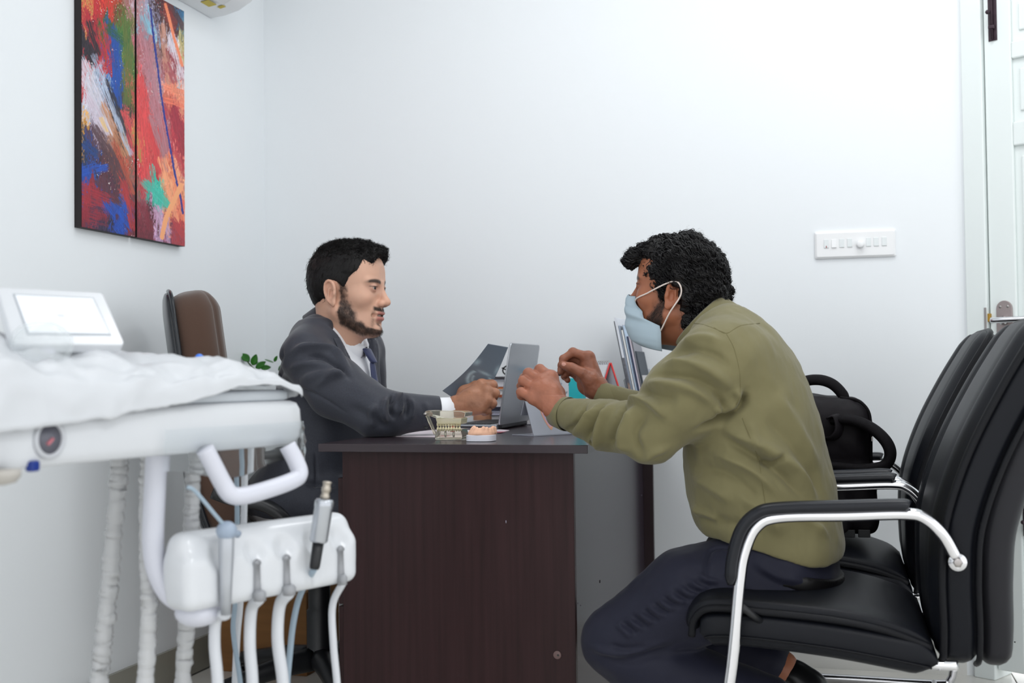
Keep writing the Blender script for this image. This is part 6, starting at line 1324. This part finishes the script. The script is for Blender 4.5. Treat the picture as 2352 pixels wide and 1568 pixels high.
# support arm and column, standing to the left of the frame
b = MB(); b.lathe([(.20, 0), (.20, .012), (.17, .03), (.06, .045), (.052, .06), (.052, .70), (.06, .71), (.06, .74)], (.62, -2.62, 0), (0, 0, 1), 32); b.out('column', M_du2, du)
b = MB(); b.loft([[(.62+.07*cos(t)*k, -2.62+.07*sin(t)*k, z) for t in np.linspace(0, 2*pi, 20, endpoint=False)] for z, k in ((.735, .8), (.745, 1), (.785, 1), (.7975, .9))]); b.out('pivot', M_du2, du)
# wrapped supply tubes
def wrapped(pts, r, nm):
    P = cat_rom(pts, 24); n_ = len(P); t = np.arange(n_); rr = r*(1+.05*np.sin(t*.37+np.sin(t*.11)*3)+.04*np.sin(t*1.13+np.sin(t*.3)*2)+.05*RNG.normal(0, 1, n_))
    P = P+RNG.normal(0, r*.05, P.shape); b = MB(); b.tube(P, np.clip(rr, r*.65, r*1.4), 10); o = b.out(nm, M_wrap, du); return o
def tail(px, py, d): q = AD(px, py, d); return [np.array([q[0], q[1], max(.35, q[2]-.12)]), np.array([q[0]-.05, q[1]-.05, .10]), np.array([q[0]-.16, q[1]-.16, .045])]
for pts, r_, d in (([(276, 1040), (268, 1150), (255, 1300), (240, 1450), (228, 1568)], .0135, 1.85), ([(342, 1040), (338, 1150), (340, 1300), (342, 1420), (334, 1568)], .0125, 1.80), ([(446, 1030), (442, 1120), (440, 1220), (436, 1330), (428, 1440), (420, 1568)], .0125, 1.86)):
    P = [AD(a, c, d) for a, c in pts]+tail(pts[-1][0], pts[-1][1], d); wrapped(P, r_, 'wrapped_supply_tube')
    Pi = cat_rom(P, 8); b = MB(); b.tube(Pi, r_*.55, 8); b.out('supply_tube', M_hose, du)
# instruments and their hoses (each hangs in the holder)
def hose(th, start, pts, d, r, m):
    P = [start]+[AD(a, c, d) for a, c in pts]+tail(pts[-1][0], pts[-1][1], d); tubep(P, r, 'hose', m, th, 10)
sy = thing('air_water_syringe', tuple(hp(SL[0], .036, -.05)), 'grey air water syringe with long thin nozzle in the first holder slot', 'dental syringe')
a0, a1 = hp(SL[0], .036, -.066), hp(SL[0], .040, .055); up = (a1-a0)/np.linalg.norm(a1-a0)
b = MB(); b.tube([a0, a0+up*.05, a0+up*.09, a1, a1+up*.008], [.008, .0095, .0115, .012, .009], 16); b.out('grip', mat('syringe_silver', (180, 184, 190), .3, .5), sy)
b = MB(); b.sph(a1+up*.004, (.016, .016, .015), 16, 10); b.tube([a1+up*.002+ex*.010, a1+ex*.022-up*.004], .006, 10); b.out('head', mat('syringe_blue_grey', (150, 164, 182), .28), sy)
nz0 = a1+up*.008; nz1 = AD(430, 1118, 1.72); b = MB(); b.tube(cat_rom([nz0, nz0+(nz1-nz0)*.3+np.array([0, 0, .002]), nz0+(nz1-nz0)*.8+np.array([0, 0, .006]), nz1], 6), .0030, 10); b.out('nozzle', M_hoseb, sy)
hose(sy, a0, [(497, 1420), (493, 1480), (500, 1568)], 1.80, .0088, M_hose)
for t, pts, d, r_, m, lb in ((SL[1], [(578, 1400), (574, 1480), (580, 1568)], 1.84, .0092, M_hose, 'thick white handpiece hose hanging from the second holder slot'), (SL[2], [(643, 1390), (638, 1470), (650, 1568)], 1.88, .0098, M_hose, 'thick white handpiece hose hanging from the third holder slot'), (SL[4], [(764, 1390), (766, 1480), (774, 1568)], 1.97, .0062, M_hose, 'slim white hose hanging from the last holder slot')):
    r = thing('handpiece_hose', tuple(hp(t, .036, -.05)), lb, 'hose', 'hoses hanging from the instrument holder'); hose(r, hp(t, .034, -.052), pts, d, r_, m)
    b = MB(); b.lathe([(r_*1.05, 0), (r_*1.1, .012), (r_*.7, .016)], hp(t, .034, -.056), ez, 12); b.out('hose_end', mat('clip_grey', (150, 152, 156), .3), r)
mo = thing('dental_handpiece', tuple(hp(SL[3], .036, -.04)), 'chrome and black dental handpiece motor standing in the fourth holder slot', 'dental handpiece')
m0 = AD(722, 1306, 1.885); m1 = AD(752, 1106, 1.895); ax = (m1-m0); ML = np.linalg.norm(ax); ax /= ML
def lz(prof, nm, m): b = MB(); b.lathe(prof, m0, ax, 24); b.out(nm, m, mo)
lz([(.0075, 0), (.0085, .004), (.0092, .042)], 'motor_base', M_black)
lz([(.0125, .0425), (.0148, .046), (.0148, .098), (.0155, .100), (.0155, .108), (.0128, .112)], 'motor_body', mat('motor_silver', (186, 190, 196), .25, .8))
lz([(.0078, .1125), (.0078, .118), (.0066, .119), (.0066, .124), (.0078, .125), (.0078, .131), (.0066, .132), (.0066, .137), (.0076, .138), (.0072, ML), (.004, ML+.001)], 'coupling', mat('coupling_steel', (176, 168, 156), .3, .8))
hose(mo, m0, [(690, 1365), (674, 1430), (666, 1500), (660, 1568)], 1.97, .0052, M_hoseb)
for pts, d, r_, m in (([(541, 1010), (545, 1200), (540, 1380), (536, 1450), (552, 1568)], 2.02, .0042, M_hoseb), ([(563, 1015), (560, 1200), (552, 1380), (545, 1460), (540, 1568)], 2.05, .0056, M_hose)):
    tubep([AD(a, c, d) for a, c in pts]+tail(pts[-1][0], pts[-1][1], d), r_, 'supply_tube', m, du, 10)
# plastic sheet over the tray
ps = thing('plastic_cover', (.85, -2.25, .89), 'rumpled white plastic sheet draped over the dental tray', 'plastic sheet')
S_ = np.linspace(-2.74, -1.93, 90); rows = []
def fx(y): # console front x at y
    return np.interp(y, [-2.75, -2.52, -2.248, -2.0, -1.96, -1.93], [.915, .945, .996, 1.068, 1.072, 1.055])
for y in S_:
    f = fx(y)
    top = np.interp(y, [-2.74, -2.64, -2.40, -2.30, -2.20, -2.10, -2.02, -1.97, -1.93], [.900, .984, .975, .968, .958, .944, .936, .922, .890])
    low = np.interp(y, [-2.74, -2.55, -2.40, -2.25, -2.17, -2.11, -2.05, -2.0, -1.96, -1.93], [.835, .840, .852, .868, .878, .894, .898, .889, .874, .872])
    shl = np.interp(y, [-2.74, -2.66, -2.4, -2.2, -2.1, -2.0, -1.93], [.895, .935, .928, .918, .922, .914, .884])
    xb = np.interp(y, [-2.74, -2.1, -1.96, -1.93], [.60, .62, .70, .80])
    prof = cat_rom([(xb, 0, .895), (xb+.06, 0, top-.012), ((xb+f)/2-.02, 0, top), ((xb+f)/2+.08, 0, (top+shl)/2+.004), (f-.035, 0, shl+.006), (f-.006, 0, shl-.010), (f+.006, 0, (shl+low)/2), (f+.009, 0, low)], 6); rows.append([(a, y, c) for a, _, c in prof])
G = np.array(rows); sh_ = G.shape; Pf = G.reshape(-1, 3)
dn = (fbm(Pf*np.array([1, 1, .6]), 14, 4)-.5)*.026+(fbm(Pf*np.array([3, .8, 1]), 26, 3)-.5)*.014
dn = dn-np.abs(fbm(Pf*np.array([2.2, .7, 1])+3, 16, 3)-.5)*.05+.006
w_ = np.clip((np.arange(sh_[1])/(sh_[1]-1)), 0, 1); w_ = np.tile(1-.55*smooth01(w_, .75, .95), (sh_[0], 1)).ravel(); Pf[:, 2] += dn*w_; Pf[:, 0] += np.abs(dn)*.35
Pf[:, 2] = np.maximum(Pf[:, 2], np.where(Pf[:, 0] < np.interp(Pf[:, 1], [-2.75, -1.93], [.90, 1.04]), .890, 0))
Qp = np.arange(sh_[0]*sh_[1]).reshape(sh_[:2]); Qp = np.stack([Qp[:-1, :-1], Qp[:-1, 1:], Qp[1:, 1:], Qp[1:, :-1]], -1).reshape(-1, 4)
o = mesh_obj('sheet', Pf, Qp, M_film, ps); so = o.modifiers.new('s', 'SOLIDIFY'); so.thickness = .0008
# blue clip, things on the tray
r = thing('blue_cap', tuple(AD(458, 824, 1.86)), 'bright blue cap poking out at the back of the dental tray', 'cap'); q = AD(458, 826, 1.90); b = MB(); b.loft([[q+np.array([.006*k*cos(t), .011*k*sin(t), z]) for t in np.linspace(0, 2*pi, 16, endpoint=False)] for z, k in ((-.036, .7), (-.012, 1.0), (.0, 1), (.007, .75), (.0095, .3))]); b.out('cap_body', mat('cap_blue', (50, 120, 226), .3), r)
# clear film round the far end of the console
rows = []
for t in np.linspace(0, 1, 40):
    i0 = t*(18-8)+8.0; k = int(i0); f_ = i0-k; pnt = fp_[k % len(fp_)]*(1-f_)+fp_[(k+1) % len(fp_)]*f_; o2 = (pnt-cen)/np.linalg.norm(pnt-cen); row = []
    for z in np.linspace(.835, .775-.02*sin(t*9)**2, 14): e_ = .002+.010*fbm(np.array([[t*4, z*30, 0]]), 3., 3)[0]; row.append((pnt[0]+o2[0]*e_, pnt[1]+o2[1]*e_, z))
    rows.append(row)
b = MB(); b.loft(rows, False, False); r = b.out('clear_wrap', mat('clear_film', (240, 244, 246), .08, trans=.95, ior=1.05), du)
